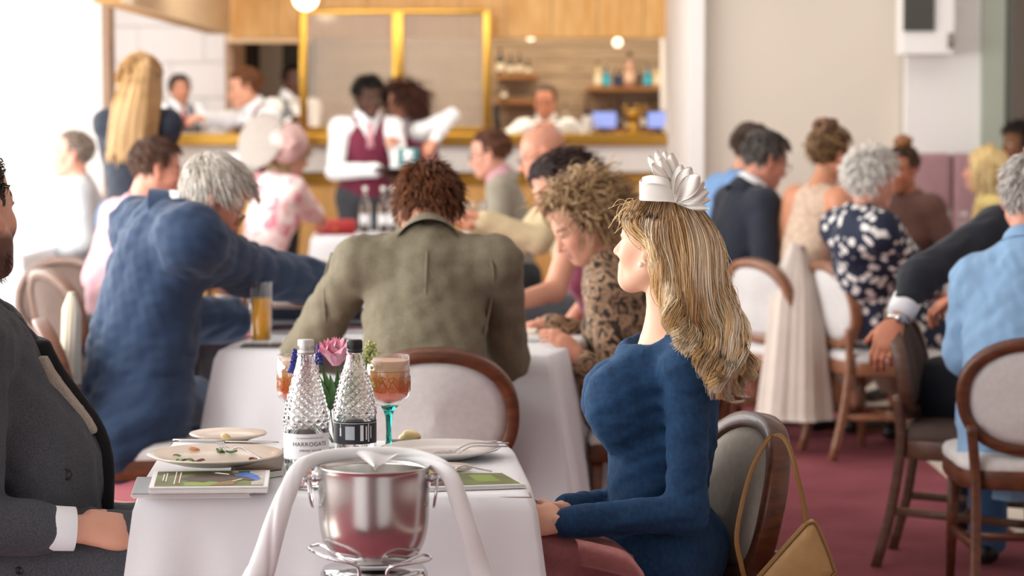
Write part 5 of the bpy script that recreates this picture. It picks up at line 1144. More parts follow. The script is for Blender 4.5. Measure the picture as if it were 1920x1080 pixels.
# ---- beige handbag hanging by its strap from the woman's chair
SUEDE = mat('camel_leather', '#b08d5c', .55, var=.06, vscale=40., bump=.15, bscale=400.); EDGE = mat('camel_edge', '#8a6638', .45)
hY = 5.02; hb = empty('handbag', P(1490, 1050, hY), 0, 'camel leather handbag hanging from the foreground chair', 'handbag')
o4 = [(1517, 976), (1532, 984), (1562, 1060), (1558, 1080), (1500, 1150), (1400, 1110), (1412, 1090), (1500, 990)]
rim = spline([P(x, y, hY) for x, y in o4], 64, closed=True); cen = rim.mean(0)
rows = [cen + (rim - cen) * s__ + V3(0, dy, 0) for s__, dy in ((.001, -.030), (.6, -.029), (.9, -.024), (1.0, -.012), (1.0, .012), (.9, .026), (.6, .030), (.001, .030))]
R_ = np.array(rows); R_ = np.concatenate([R_, R_[:, :1]], 1); mk('body', sheet(R_), SUEDE, hb)
mk('piping', tube(cen + (rim - cen) * .985 + V3(0, -.022, 0), .0032, 6, closed=True), EDGE, hb)
sp1 = spline([P(1512, 985, hY), P(1508, 950, hY + .0), P(1492, 880, hY), P(1478, 835, hY + .01), P(1463, 817, hY + .02), P(1446, 818, hY + .03), P(1430, 838, hY + .02), P(1408, 884, hY + .01), P(1390, 950, hY), P(1381, 1010, hY - .01), P(1390, 1060, hY - .01), P(1400, 1100, hY)], 70)
mk('strap', tube(sp1, .0016, 8, ry=.0055, ref=V3(1., .0, .35)), EDGE, hb)
# ---- coats hung on chairs
COAT = mat('beige_coat', '#d0c4b9', .85, var=.05, vscale=10., bump=.2, bscale=300.)
def drape(pts_top, pts_bot, Yt, Yb, label, m, folds=7, depth=.03, name='coat', wide=.12):
    """hanging cloth as a closed rounded volume between an upper and a lower edge"""
    a0, a1 = [P(x, y, Yt) for x, y in pts_top]; b0, b1 = [P(x, y, Yb) for x, y in pts_bot]; rows = []
    n_ = 80; th = np.linspace(0, 2 * math.pi, n_, endpoint=False)
    for t_ in np.linspace(0, 1, 22):
        l0 = a0 * (1 - t_) + b0 * t_; l1 = a1 * (1 - t_) + b1 * t_; c_ = (l0 + l1) / 2; hx = (l1 - l0) / 2; w__ = wide * (.55 + .45 * t_); ease = min(1, .35 + 3 * t_) 
        rr = 1 + (.03 + .05 * t_) * np.sin(folds * th + 1.2 * np.sin(2 * th)) + .03 * np.sin(2.6 * folds * th + 2 * t_)
        rows.append(c_ + hx * (np.cos(th) * rr * ease)[:, None] + V3(0, 1, 0) * (np.sin(th) * rr * w__ * ease)[:, None])
    G = np.array(rows); G = np.concatenate([G, G[:, :1]], 1); V, fq = sheet(G); o = mk(name, (V, fq + [np.arange(n_)[::-1], 21 * (n_ + 1) + np.arange(n_)]), m); return tag(o, label, name)
drape([(1458, 445), (1534, 470)], [(1422, 784), (1562, 784)], 10.72, 10.6, 'long beige coat hanging over the chair back', COAT, 8, wide=.14)
drape([(118, 545), (152, 550)], [(112, 700), (150, 720)], 7.9, 7.8, 'cream scarf hanging behind the navy suited man', mat('cream_scarf', '#d6cbb6', .9, bump=.3, bscale=150.), 5, name='scarf', wide=.06)
drape([(1868, 826), (1935, 826)], [(1862, 935), (1938, 938)], 7.5, 7.46, 'pale blue jumper hem hanging below the white oval pad', mat('pale_blue_cloth', '#8fb2d3', .85, var=.05, vscale=30.), 6, name='jumper', wide=.05)

# ================================================================ the guests and staff
def knit():
    t = NT('blue_knit'); tc = t.n('ShaderNodeTexCoord'); nz = t.n('ShaderNodeTexNoise', Scale=90.0, Detail=3.0); t.l(tc.outputs['Object'], nz.inputs['Vector'])
    t.l(t.ramp(nz.outputs[0], [(.3, lin('#092c4e')), (.7, lin('#104068'))]), t.b.inputs['Base Color']); t.b.inputs['Roughness'].default_value = .9; t.b.inputs['Sheen Weight'].default_value = .25; t.b.inputs['Sheen Tint'].default_value = lin('#4f88b8')
    wv = t.n('ShaderNodeTexWave', Scale=105.0, Distortion=1.2); wv.bands_direction = 'X'; wv.inputs['Detail'].default_value = 1.0; t.l(tc.outputs['Object'], wv.inputs['Vector']); ad = t.n('ShaderNodeMath', operation='ADD'); n2 = t.n('ShaderNodeTexNoise', Scale=260.0); t.l(tc.outputs['Object'], n2.inputs['Vector']); t.l(wv.outputs[0], ad.inputs[0]); t.l(n2.outputs[0], ad.inputs[1]); t.bump(ad.outputs[0], .35, .0015); return t.m
def check(name, c1, c2, sc=220.):
    """woven wool: fine flecks over a slow mottling"""
    t = NT(name); tc = t.n('ShaderNodeTexCoord'); nz = t.n('ShaderNodeTexNoise', Scale=sc * 1.6, Detail=2.0); t.l(tc.outputs['Object'], nz.inputs['Vector']); n2 = t.n('ShaderNodeTexNoise', Scale=7.0, Detail=5.0); t.l(tc.outputs['Object'], n2.inputs['Vector'])
    ad = t.n('ShaderNodeMath', operation='MULTIPLY_ADD'); t.l(n2.outputs[0], ad.inputs[0]); ad.inputs[1].default_value = .14; t.l(nz.outputs[0], ad.inputs[2]); t.l(t.ramp(ad.outputs[0], [(.42, lin(c1)), (.72, lin(c2))]), t.b.inputs['Base Color']); t.b.inputs['Roughness'].default_value = .88; t.bump(nz.outputs[0], .3, .0015); return t.m
def cloth(name, c, var=.08, rough=.8, sheen=.1): return mat(name, c, rough, var=var, vscale=14., bump=.2, bscale=350., sheen=sheen)
KNIT = knit(); CHARC = check('charcoal_check', '#33363b', '#484b51'); TWEED = check('olive_tweed', '#6a6350', '#7d7561', 160.); NAVYB = cloth('navy_blue_wool', '#1d3553', .04); DARKNAVY = cloth('dark_navy_wool', '#18202f'); WHITES = cloth('white_shirt', '#eef0f2', .02); PINKS = cloth('dusty_pink_shirt', '#c99aa2'); DENIM = cloth('denim_blue', '#6f97c6'); PALEB = cloth('pale_blue_shirt', '#83a7ca', .04)
BURG = cloth('burgundy_wool', '#6e1f3a'); GREYT = cloth('grey_tweed', '#97907f', .12); BEIGEJ = cloth('beige_jacket', '#c9b791'); DARKT = cloth('dark_trousers', '#1e2026'); GREYTR = cloth('grey_trousers', '#3b3d42'); JEAN = cloth('blue_jeans', '#3f6590'); BLACKT = cloth('black_cloth', '#17171a'); PALEG = cloth('pale_grey_shirt', '#b2b5b9', .05); YELL = cloth('yellow_knit', '#e6cf86'); MIDGREY = cloth('grey_waistcoat', '#6d7076')
DOTS = voro('navy_white_dots', [(0, '#e9e6e2'), (.36, '#e9e6e2'), (.45, '#17223a'), (1, '#17223a')], 24.); FLOR = voro('pink_floral', [(0, '#c0506a'), (.38, '#d98a98'), (.48, '#f0dcd6'), (.62, '#f2e6df'), (.75, '#d9929c')], 11., noise=True, distort=1.5); SWIRL = voro('brown_swirl', [(0, '#1d1712'), (.42, '#2a211a'), (.5, '#a88768'), (.56, '#b59478'), (.62, '#2b221c'), (.7, '#9d7c60'), (1, '#241c16')], 14., noise=True, distort=3.5); LACE = voro('beige_lace', [(0, '#d9c5b2'), (.4, '#cbb29c'), (1, '#b39a84')], 40.)

# ---- the woman in the blue jumper (foreground)
def jumper_extra(G, J, L):
    ft, l, u = L['ft'] if 'ft' in L else None, None, None
wf = nrm(V3(-.975, .22, 0))
W_, WH, WJ = person('woman in a blue knitted jumper with a white feather fascinator', (1240, 460, 5.2), 165, lean=2, hyaw=149, hpitch=-8, female=True, S=.955, skin='#e8b89c', lips='#cf8478', brow='#8a6a48',
    top=dict(name='jumper', mat=KNIT, vox=.008, sleeve=.97, r=(.052, .047, .036), fold=.0035, ff=(40., 110.), grow=-.004, ak=.016, nh=.012, ncut=.06, seed=6,
             extra=lambda G, J, L: [G.ell(P(1160, 756, 5.12), (.072, .07, .088), None, k=.06), G.ell(P(1152, 746, 5.30), (.072, .07, .085), None, k=.06), G.ell(P(1200, 668, 5.2), (.045, .10, .04), None, k=.05), G.ell(P(1222, 632, 5.2), (.062, .085, .040), None, k=.015, op='s'), G.cone(P(1240, 622, 5.2), P(1250, 560, 5.2), .066, .07, k=.01, op='s')]),
    bottom=dict(name='skirt', mat=KNIT, vox=.014), vox=.012, hvox=.0042, handvox=.0038, bvox=.018, bust=.05,
    j=dict(N=P(1258, 610, 5.2), SL=P(1290, 690, 5.06), SR=P(1232, 672, 5.36), C=P(1255, 770, 5.21), W=P(1228, 900, 5.21), Pv=P(1250, 1030, 5.21), EL=P(1288, 962, 5.02), WL=P(1050, 980, 4.99), ER=P(1230, 940, 5.42), WR=P(1052, 956, 5.12),
           HL=P(1235, 1050, 5.12), HR=P(1235, 1050, 5.3), KL=V3(-.10, 5.10, .545), KR=V3(-.10, 5.32, .545), AL=V3(-.12, 5.12, .08), AR=V3(-.12, 5.32, .08)),
    bodyhand={'L': V3(-.9, .5, .0), 'R': V3(-.95, -.25, -.05)}, palm={'L': V3(-.2, .8, -.5), 'R': V3(-.15, -.35, -.9)}, curl={'L': (40, 45, 30), 'R': (38, 42, 30)})
KP = np.array([[(1190, 381), (1170, 414), (1196, 446), (1228, 470), (1238, 530), (1250, 585)], [(1218, 374), (1192, 416), (1222, 458), (1248, 535), (1264, 605), (1278, 640)], [(1246, 367), (1232, 440), (1250, 520), (1275, 600), (1302, 650), (1322, 690)], [(1268, 364), (1295, 430), (1306, 520), (1328, 610), (1348, 690), (1358, 746)], [(1282, 366), (1332, 432), (1348, 520), (1364, 610), (1388, 690), (1386, 748)], [(1290, 370), (1346, 445), (1364, 520), (1380, 600), (1408, 660), (1412, 704)]], float)
def long_hair():
    r = np.random.default_rng(5); nl, ns, m = 136, 34, 22; Ps = []; Rs = []; Cs = []; t = np.linspace(0, 1, m)
    kt = np.linspace(0, 1, 6)
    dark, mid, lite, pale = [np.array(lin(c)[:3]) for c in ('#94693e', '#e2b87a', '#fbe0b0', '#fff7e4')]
    for k in range(nl):
        near = k % 5 != 0; phi = math.acos(1 - 2 * ((k + .5) / nl)) * (1 if near else -1); lay = r.uniform(.72, 1.0) if near else r.uniform(.6, .95)
        lw = r.uniform(.75, 1.05); ph = phi * 2.2 + r.normal() * .55; fr = 2.3 + r.normal() * .18; shade = np.clip(r.normal(.6, .36), 0, 1); cl = r.uniform(.6, 1.25)
        for s_ in range(ns):
            p2 = phi + r.normal() * .05; u = np.clip((1 - math.cos(p2)) / 2, 0, 1) * 5; i = min(int(u), 4); f_ = u - i; key = KP[i] * (1 - f_) + KP[i + 1] * f_
            ctr = KP[[2, 3]].mean(0); key = ctr + (key - ctr) * (np.array([1, 1, 1, 1, 1, 1])[:, None] * (.55 + .45 * lay)); key[0] = KP[i][0] * (1 - f_) + KP[i + 1][0] * f_ + r.normal(size=2) * [5, 2]
            pts = spline(np.c_[key, np.zeros(6)], 24)[:, :2]; tt = t * lw; x = np.interp(tt, np.linspace(0, 1, 24), pts[:, 0]); y = np.interp(tt, np.linspace(0, 1, 24), pts[:, 1])
            half = np.interp(tt, [0, .12, .35, .6, .8, 1.05], [.045, .10, .115, .085, .075, .06]); yc = np.interp(tt, [0, .35, .6, 1], [5.19, 5.19, 5.13, 5.06])
            Y = yc - half * math.sin(p2) * lay
            A = np.interp(tt, [0, .25, .5, .75, 1], [0, 1.5, 8, 15, 21]) * cl; th = 2 * math.pi * fr * tt + ph; j_ = r.normal(size=2); spread = np.interp(tt, [0, .3, .75, 1], [2.5, 4.5, 5.5, 2.0])
            x = x + A * np.sin(th) + j_[0] * spread + r.normal() * np.clip(tt - .5, 0, 1) * 4; y = y + .35 * A * np.cos(th * 1.0 + .5) + j_[1] * spread * .4; Y = Y + .022 * np.cos(th) * (A / 14) + r.normal() * .004
            Ps.append(np.array([P(a, b, c) for a, b, c in zip(x, y, Y)])); Rs.append(np.interp(t, [0, .1, .7, 1], [.0007, .00098, .0009, .0004]) * r.uniform(.6, 1.3))
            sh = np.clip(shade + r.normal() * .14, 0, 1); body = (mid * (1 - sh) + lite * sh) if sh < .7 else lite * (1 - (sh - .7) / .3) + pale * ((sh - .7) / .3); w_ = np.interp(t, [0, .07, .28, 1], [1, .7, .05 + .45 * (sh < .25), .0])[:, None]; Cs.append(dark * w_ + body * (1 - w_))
    # loose wisps round the temple and along the back
    for k in range(46):
        if k < 22: a = V3(1188 + r.normal() * 8, 384 + r.normal() * 6, 5.18); b = a + V3(-r.uniform(10, 42), r.uniform(0, 50), -.02)
        else: y0 = r.uniform(400, 700); a = V3(1345 + (y0 - 420) * .16, y0, 5.1); b = a + V3(r.uniform(8, 26), r.uniform(25, 60), -.01)
        c_ = (a + b) / 2 + V3(-r.uniform(-10, 10), -r.uniform(4, 14), 0); q = spline([a, c_, b], m); Ps.append(np.array([P(*v) for v in q])); Rs.append(np.full(m, .0006)); Cs.append(np.tile(lite, (m, 1)))
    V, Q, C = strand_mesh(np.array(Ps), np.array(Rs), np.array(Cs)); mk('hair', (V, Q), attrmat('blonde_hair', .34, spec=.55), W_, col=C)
long_hair()
PEARL = mat('pearl', '#efe6dc', .15, coat=.6)
e1 = mk('earring', sphere(WH.w(.004, .086, -.044), .0062, 14, 10), PEARL, W_); mk('earring', sphere(WH.w(.014, .084, -.004), .0022, 8, 6), STEEL, W_)
# fascinator
FE = NT('white_feather'); FE.b.inputs['Base Color'].default_value = lin('#f3efe6'); FE.b.inputs['Roughness'].default_value = .6; FE.b.inputs['Subsurface Weight'].default_value = .1; FE = FE.m
fa = empty('fascinator', P(1268, 385, 5.12), 0, 'white ribbon and feather fascinator on the blonde woman', 'hat')
def ribbon(pts, wid, axis, name='ribbon', n=30): 
    c_ = spline([P(*q) for q in pts], n); ax = np.asarray(axis, float); G = np.stack([c_ + ax * (s__ * wid / 2) + V3(0, -.002 * math.cos(s__ * 2.), 0) for s__ in np.linspace(-1, 1, 7)], 1); mk(name, sheet(G, .0008), FE, fa)
ribbon([(1300, 372, 5.13), (1262, 362, 5.10), (1225, 360, 5.10), (1200, 358, 5.12), (1206, 352, 5.17), (1240, 348, 5.2), (1275, 358, 5.18)], .040, (0, .25, .97))
ribbon([(1272, 362, 5.12), (1250, 342, 5.09), (1222, 336, 5.1), (1204, 340, 5.13), (1220, 336, 5.17), (1255, 340, 5.17), (1276, 362, 5.14)], .018, (0, .35, .93))
def feather(p0, p1, wid, bend):
    a, b = P(*p0), P(*p1); d = nrm(b - a); ac = nrm(np.cross(d, V3(0, -1, .1))); rr = np.random.default_rng(int(p1[0])); u_, v_ = np.meshgrid(np.linspace(-1, 1, 9), np.linspace(0, 1, 14), indexing='ij')
    wdt = wid * np.sin(np.pi * np.clip(v_, .03, .965) ** 1.7) ** .4; G = a + (b - a) * v_[..., None] + ac * (u_ * wdt)[..., None] + V3(0, 1, 0) * (bend * v_ ** 2 + .006 * np.sin(5 * v_ + 3 * u_))[..., None] - d * (.008 * u_ ** 2 * v_)[..., None] + V3(0, -1, 0) * (.25 * wid * (1 - u_ ** 2) * np.sin(np.pi * v_))[..., None]; mk('feather', sheet(G, .0005), FE, fa)
for p1, w_, bd in (((1216, 292, 5.14), .012, .01), ((1229, 281, 5.12), .013, -.01), ((1246, 283, 5.13), .014, .0), ((1258, 286, 5.1), .015, -.015), ((1266, 300, 5.12), .014, .01), ((1222, 305, 5.10), .011, -.02), ((1238, 296, 5.09), .013, .0)): feather((1262, 362, 5.12), p1, w_, bd)
for p1, w_, bd in (((1276, 308, 5.10), .016, -.02), ((1292, 312, 5.06), .019, -.03), ((1308, 326, 5.05), .020, -.03), ((1320, 340, 5.07), .019, .0), ((1328, 358, 5.08), .017, -.01), ((1332, 374, 5.09), .012, .0), ((1300, 330, 5.12), .018, .02), ((1330, 392, 5.08), .008, .0)): feather((1268, 380, 5.10), p1, w_, bd)
# dusty pink napkin across her lap
def lap():
    u_, v_ = np.meshgrid(np.linspace(0, 1, 24), np.linspace(0, 1, 24), indexing='ij'); G = np.zeros((24, 24, 3))
    for i in range(24):
        for k in range(24):
            a = spline([P(1000, 985, 5.02), P(1080, 1012, 5.0), P(1150, 1020, 4.98), P(1190, 1050, 4.95)], 24)[i]; G[i, k] = a + V3(.0, .30 * v_[i, k] - .0, .008 * math.sin(5 * u_[i, k] + 2 * v_[i, k])) if v_[i, k] > .0 else a
    # front fall
    R_ = [G[:, k] for k in range(23, -1, -3)]; 
    for t_ in np.linspace(.1, 1, 12): R_.append(G[:, 0] + V3(0, -.03 * t_ - .012 * math.sin(7 * t_), -.13 * t_) + np.stack([.012 * np.sin(np.linspace(0, 6, 24)) * t_, -.02 * np.sin(np.linspace(0, 9, 24)) * t_, 0 * np.linspace(0, 1, 24)], 1))
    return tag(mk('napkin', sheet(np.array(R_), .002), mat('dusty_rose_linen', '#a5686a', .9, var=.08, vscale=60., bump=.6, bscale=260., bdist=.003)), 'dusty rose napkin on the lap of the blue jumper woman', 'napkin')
LAP = lap()
G_ = []
for t_ in np.linspace(0, 1, 14):
    a_ = math.pi * .95 * t_; row = spline([P(1078, 1010, 4.95), P(1125, 1020, 4.93), P(1172, 1034, 4.92), P(1200, 1066, 4.92)], 20); G_.append(row + V3(.012 * t_, -.035 * math.sin(a_) - .012, -.055 * t_ + .018 * math.sin(a_)))
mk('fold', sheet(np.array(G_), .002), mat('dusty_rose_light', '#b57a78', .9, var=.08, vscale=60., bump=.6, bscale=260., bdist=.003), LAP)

# ---- the bearded man at the left edge
M_, MH, MJ = person('bearded man in a charcoal check suit at the left edge', (-63, 400, 5.02), 10, lean=-6, hyaw=66, hpitch=-4, S=1.1, skin='#cf9d86', lips='#b06a5c', brow='#3a281e', stub=('#3b2418', .85), beard=.004,
    top=dict(name='jacket', mat=CHARC, vox=.009, fold=.004, r=(.062, .056, .050), sleeve=.80, nh=.05, vneck=.16, hem=.10), bottom=dict(mat=CHARC), vox=.012, hvox=.005, handvox=.004, belly=.03,
    j=dict(N=P(-85, 548, 5.1), C=P(-14, 748, 5.12), W=P(44, 885, 5.12), Pv=P(60, 1030, 5.12), SR=P(-50, 650, 4.93), SL=P(-20, 630, 5.3), ER=P(-55, 985, 4.85), WR=P(150, 992, 4.92), EL=P(20, 960, 5.4), WL=P(190, 960, 5.35), HR=P(75, 1045, 5.02), HL=P(75, 1040, 5.2), KR=V3(-.58, 5.02, .57), KL=V3(-.58, 5.25, .57), AR=V3(-.60, 5.02, .08), AL=V3(-.60, 5.25, .08)),
    bodyhand={'R': P(245, 1000, 4.98) - P(150, 992, 4.92)}, palm={'R': V3(.1, .6, -.75), 'L': -Z3}, curl=(6, 9, 8), hand_s=1.18, hair=dict(cols=('#2a1c14', '#4a3222'), n=900, m=6, length=.035, width=.002, comb='back', lift=.4)); seat_for(MJ, 10, 'chair under the bearded man in the charcoal suit', 'w')
r_ = np.random.default_rng(3); n = 2800; q = np.zeros((n, 3)); side = r_.choice([-1, 1], n); tt = r_.uniform(0, 1, n)
q[:, 0] = .015 + .072 * tt; q[:, 1] = -.068 * (1 - tt ** 1.6) * side + r_.normal(size=n) * .004; q[:, 2] = -.045 - .068 * tt ** .8 + r_.normal(size=n) * .013
bp = []; 
for i in range(n):
    p0 = MH.w(*q[i]); d = nrm(MH.R @ V3(.45 + .5 * tt[i], .45 * np.sign(q[i, 1]) * (1 - tt[i]), -.9) + r_.normal(size=3) * .3); L_ = .5 + .6 * tt[i]; bp.append(np.array([p0 - d * .004, p0 + d * .007 * L_, p0 + d * .014 * L_ + V3(0, 0, -.002)]))
C = np.array(lin('#2c1a10')[:3]) * (1 - r_.uniform(0, 1, n)[:, None, None] ** 2) + np.array(lin('#7a4a28')[:3]) * r_.uniform(0, 1, n)[:, None, None] ** 2; V, Q, C = strand_mesh(np.array(bp), np.tile([.0006, .0005, .0002], (n, 1)), np.repeat(C, 3, 1)); mk('beard', (V, Q), HAIR, M_, col=C)
cf = nrm(MJ['WR'] - MJ['ER']); mk('cuff', tube([MJ['WR'] - cf * .085, MJ['WR'] - cf * .012, MJ['WR'] - cf * .012, MJ['WR'] - cf * .05], [.047, .0455, .042, .042], 28, caps=False), WHITES, M_)
BTN = mat('black_button', '#16161a', .35)
ft_, l_, u_ = MJ['_fr']
for nm, g_, a0, a1, m_ in (('waistcoat', .014, -.058, -.015, check('tan_weave', '#8a8074', '#a59b8e', 260.)), ('lapel', .028, -.018, .15, mat('black_facing', '#101114', .8))):
    lo, hi = bbox([MJ[x] for x in ('N', 'C', 'Pv')], .26); G = Grid(lo, hi, .009); MJ['_torso'](G, g_); c_ = MJ['C']; G.plane(c_ + l_ * a1, l_); G.plane(c_ + l_ * a0, -l_); G.plane(c_ + ft_ * .01, -ft_); G.plane(V3(0, 0, ZP(985 if nm == 'lapel' else 815, 5.1)), -Z3); G.plane(V3(0, 0, ZP(640 if nm == 'lapel' else 668, 5.1)), Z3); mk(nm, G.mesh(), m_, M_)
def button(px, py, r=.011):
    p_ = MJ['_G'].hit(px, py, 4.6, 5.3); d_ = nrm(p_ - _c0); b1 = nrm(np.cross(d_, Z3)); b2 = np.cross(b1, d_); V, f_ = lathe([(.001, -.004), (r * .6, -.0045), (r * .8, -.006), (r, -.004), (r, .002)], 20, cap0=False, cap1=False); mk('button', (V @ np.stack([b1, b2, d_], 1).T + p_, f_), BTN, M_)
button(124, 889, .013)
for px, py in ((36, 1070), (52, 1074), (68, 1077), (86, 1080)): button(px, py, .009)

# ---- second table
TW_, TH_, TJ_ = person('man in an olive tweed jacket seen from behind, head bowed', (803, 396, 7.12), 90, lean=16, hpitch=38, S=1.05, sw=.188, skin='#cf9a80', hair=dict(cols=('#4c2a18', '#85502e'), n=1700, m=6, length=.05, width=.0022, comb='down', lift=.14, curl=.12, thick=.012, grav=.05),
    top=dict(name='jacket', mat=TWEED, vox=.0095, fold=.0045, r=(.068, .062, .05), nh=.055, hem=.08, ak=.018, seed=5), bottom=dict(mat=GREYTR), collar=(WHITES, .035, .062),
    j=dict(N=P(803, 452, 7.0), EL=P(572, 660, 7.2), ER=P(948, 672, 7.2), C=P(797, 560, 6.98), W=P(795, 660, 6.95), Pv=P(795, 790, 6.92), WL=P(650, 668, 7.72), WR=P(900, 660, 7.7)), vox=.013)
for nm, pts in (('sleeve_seam', [(622, 474), (610, 515), (608, 560), (612, 610), (622, 660)]), ('sleeve_seam', [(918, 474), (926, 515), (922, 560), (912, 610), (904, 660)]), ('back_seam', [(801, 470), (799, 520), (797, 580), (795, 650)])):
    mk(nm, tube(spline([TJ_['_G'].hit(x, y, 6.5, 7.6) for x, y in pts], 20), .0035, 6), TWEED, TW_)
_a, _h, _j = person('white haired man in a navy blue suit leaning over the table', (397, 372, 7.66), 36, lean=24, hyaw=14, hpitch=38, hroll=6, S=1.04, skin='#d08f78', brow='#b8b0a8', specs=True, hair=dict(cols=('#b9b0a4', '#ece6dc'), n=1900, m=6, length=.06, width=.002, comb='fwd', lift=.18, curl=.06, thick=.014, crown=(-.07, .0, .10)),
    top=dict(name='jacket', mat=NAVYB, vox=.0095, fold=.006, r=(.060, .060, .05), nh=.05, hem=.10, hemf=-.10, ak=.085, k=.09, grow=.022, seed=9), bottom=dict(mat=NAVYB), collar=(WHITES, .04, .068),
    j=dict(N=P(322, 408, 7.66), C=P(290, 520, 7.66), W=P(260, 650, 7.64), Pv=P(258, 764, 7.62), SR=P(356, 448, 7.50), SL=P(268, 432, 7.86), KR=V3(-1.06, 8.02, .54), KL=V3(-1.18, 8.1, .54), AR=V3(-1.08, 8.02, .08), AL=V3(-1.18, 8.12, .08), ER=P(460, 506, 7.84), WR=P(592, 530, 8.16), EL=P(330, 600, 8.0), WL=P(430, 600, 8.2)), vox=.013, belly=.03); seat_for(_j, 14, 'walnut chair under the man in the navy blue suit', 'w')
_a, _h, _j = person('brown haired man in a dusty pink shirt behind the navy suit', (292, 318, 10.3), 35, lean=18, hyaw=22, hpitch=14, S=1.04, skin='#d99c84', hair=dict(cols=('#4a3024', '#6b4a38'), n=800, m=5, length=.035, width=.003, comb='fwd', rec=.006), top=dict(mat=PINKS, name='shirt'), bottom=dict(mat=DARKT)); seat_for(_j, 35, 'brown padded chair under the man in the dusty pink shirt', 'd')
_a, _h, _j = person('curly haired woman in a brown swirl patterned dress, looking down', (1090, 418, 8.0), 186, lean=16, hyaw=196, hpitch=34, female=True, S=1.04, skin='#d8a088', lips='#a8665c', brow='#6b5038', hair=dict(cols=('#6e4e34', '#d3b183'), n=1500, m=9, length=.14, width=.003, comb='back', lift=.6, curl=.3, thick=.03, grav=.05, rec=.004, more=(dict(seed=8, thick=.045, n=600, curl=.38, comb='down', crown=(.0, 0, .13), length=.10, rec=.02),)),
    top=dict(name='dress', mat=SWIRL, vox=.0105, sleeve=.93, fold=.005), bottom=dict(type='skirt', mat=SWIRL, name='skirt'), vox=.013, hvox=.006, handvox=.005,
    j=dict(SL=P(1140, 552, 7.84), EL=P(1165, 748, 7.78), WL=P(1086, 676, 7.72), WR=P(1010, 610, 8.15)), bodyhand={'L': P(1030, 610, 7.74) - P(1086, 676, 7.72), 'R': V3(-1, -.1, -.2)}, palm={'L': V3(-.5, .6, -.5)}, curl=(22, 28, 18)); seat_for(_j, 186, 'chair under the woman in the swirl patterned dress', 'w')
_a, _h, _j = person('dark haired woman in burgundy with a bare arm, behind the curly hair', (1046, 352, 9.1), 186, lean=20, hpitch=32, female=True, S=1.0, skin='#d49a80', brow='#2a1d18', hair=dict(cols=('#1c1412', '#4a3228'), n=900, m=8, length=.12, width=.004, comb='back', lift=.3, curl=.15, thick=.018, grav=.06),
    top=dict(name='top', mat=BURG, sleeve=0., vneck=.08), bottom=dict(type='skirt', mat=BURG, name='skirt'), bvox=.011, j=dict(SL=P(1078, 432, 8.95), EL=P(1040, 545, 8.85), WL=P(955, 570, 8.6)), armr=1.12); seat_for(_j, 186, 'chair under the dark haired woman in burgundy', 'w')
_a, _h, _j = person('bald man in spectacles and a beige jacket', (1018, 290, 11.4), 182, lean=18, hpitch=18, S=1.05, skin='#d99b80', specs=True, brow='#8a7464', hair=dict(none=True, cols=('#d99b80',)), top=dict(name='jacket', mat=BEIGEJ), bottom=dict(mat=GREYTR), hands={'L': P(908, 412, 11.0), 'R': P(890, 425, 11.5)}, collar=DARKNAVY); seat_for(_j, 182, 'chair under the bald man in spectacles', 'w')
_a, _h, _j = person('auburn haired man in spectacles and a grey tweed coat', (918, 288, 13.7), 176, lean=12, hpitch=12, S=1.03, skin='#dca38c', specs=True, hair=dict(cols=('#5a3826', '#8a5a3c'), n=600, m=5, length=.035, width=.004, comb='back', lift=.3), top=dict(name='coat', mat=GREYT), bottom=dict(mat=DARKT), collar=(PINKS, .045, .07), hands={'L': P(868, 400, 13.5), 'R': P(860, 400, 13.9)}); seat_for(_j, 176, 'chair under the man in the grey tweed coat near the bar', 'w')
R0, H0, J0 = person('woman in a pink floral dress and a pale pink hat', (545, 288, 13.9), 40, lean=14, hyaw=20, hpitch=22, female=True, S=1.05, skin='#d8a08a', hair=dict(cols=('#8a6a44', '#c9ac7c'), n=700, m=8, length=.14, width=.004, comb='drape', lift=.2, grav=.15), top=dict(name='dress', mat=FLOR, sleeve=.9, r=(.07, .065, .055)), bottom=dict(type='skirt', mat=FLOR, name='skirt'), hands={'R': P(620, 435, 14.6), 'L': P(610, 430, 15.1)}); seat_for(J0, 40, 'chair under the woman in the pink floral dress', 'w')
hat = empty('hat', H0.w(0, 0, .12), 0, 'pale pink hat with a wide disc brim', 'hat'); HATM = mat('hat_straw', '#a0968e', .7, var=.06, vscale=30.); HATP = mat('hat_pink', '#d4b0aa', .65, var=.1, vscale=20.)
mk('crown', sphere(P(538, 268, 13.78), np.array([.122, .13, .118]), 28, 16), HATP, hat)
bc_ = P(487, 262, 13.75); bn = nrm(V3(-.55, -.75, .30)); b1 = nrm(np.cross(bn, Z3)); b2 = np.cross(b1, bn); V, f_ = lathe([(.001, .012), (.06, .010), (.12, .004), (.165, -.004), (.168, -.006), (.12, 0), (.001, .006)], 40, cap0=False, cap1=False); mk('brim', (V @ np.stack([b1, b2, bn], 1).T + bc_, f_), HATM, hat)
mk('rosette', join(*[blob(P(540 + 10 * math.cos(k * 1.3), 268 + 7 * math.sin(k * 1.3), 13.66), .026, 10, 7, seed=k, amp=.4) for k in range(5)]), HATP, hat)
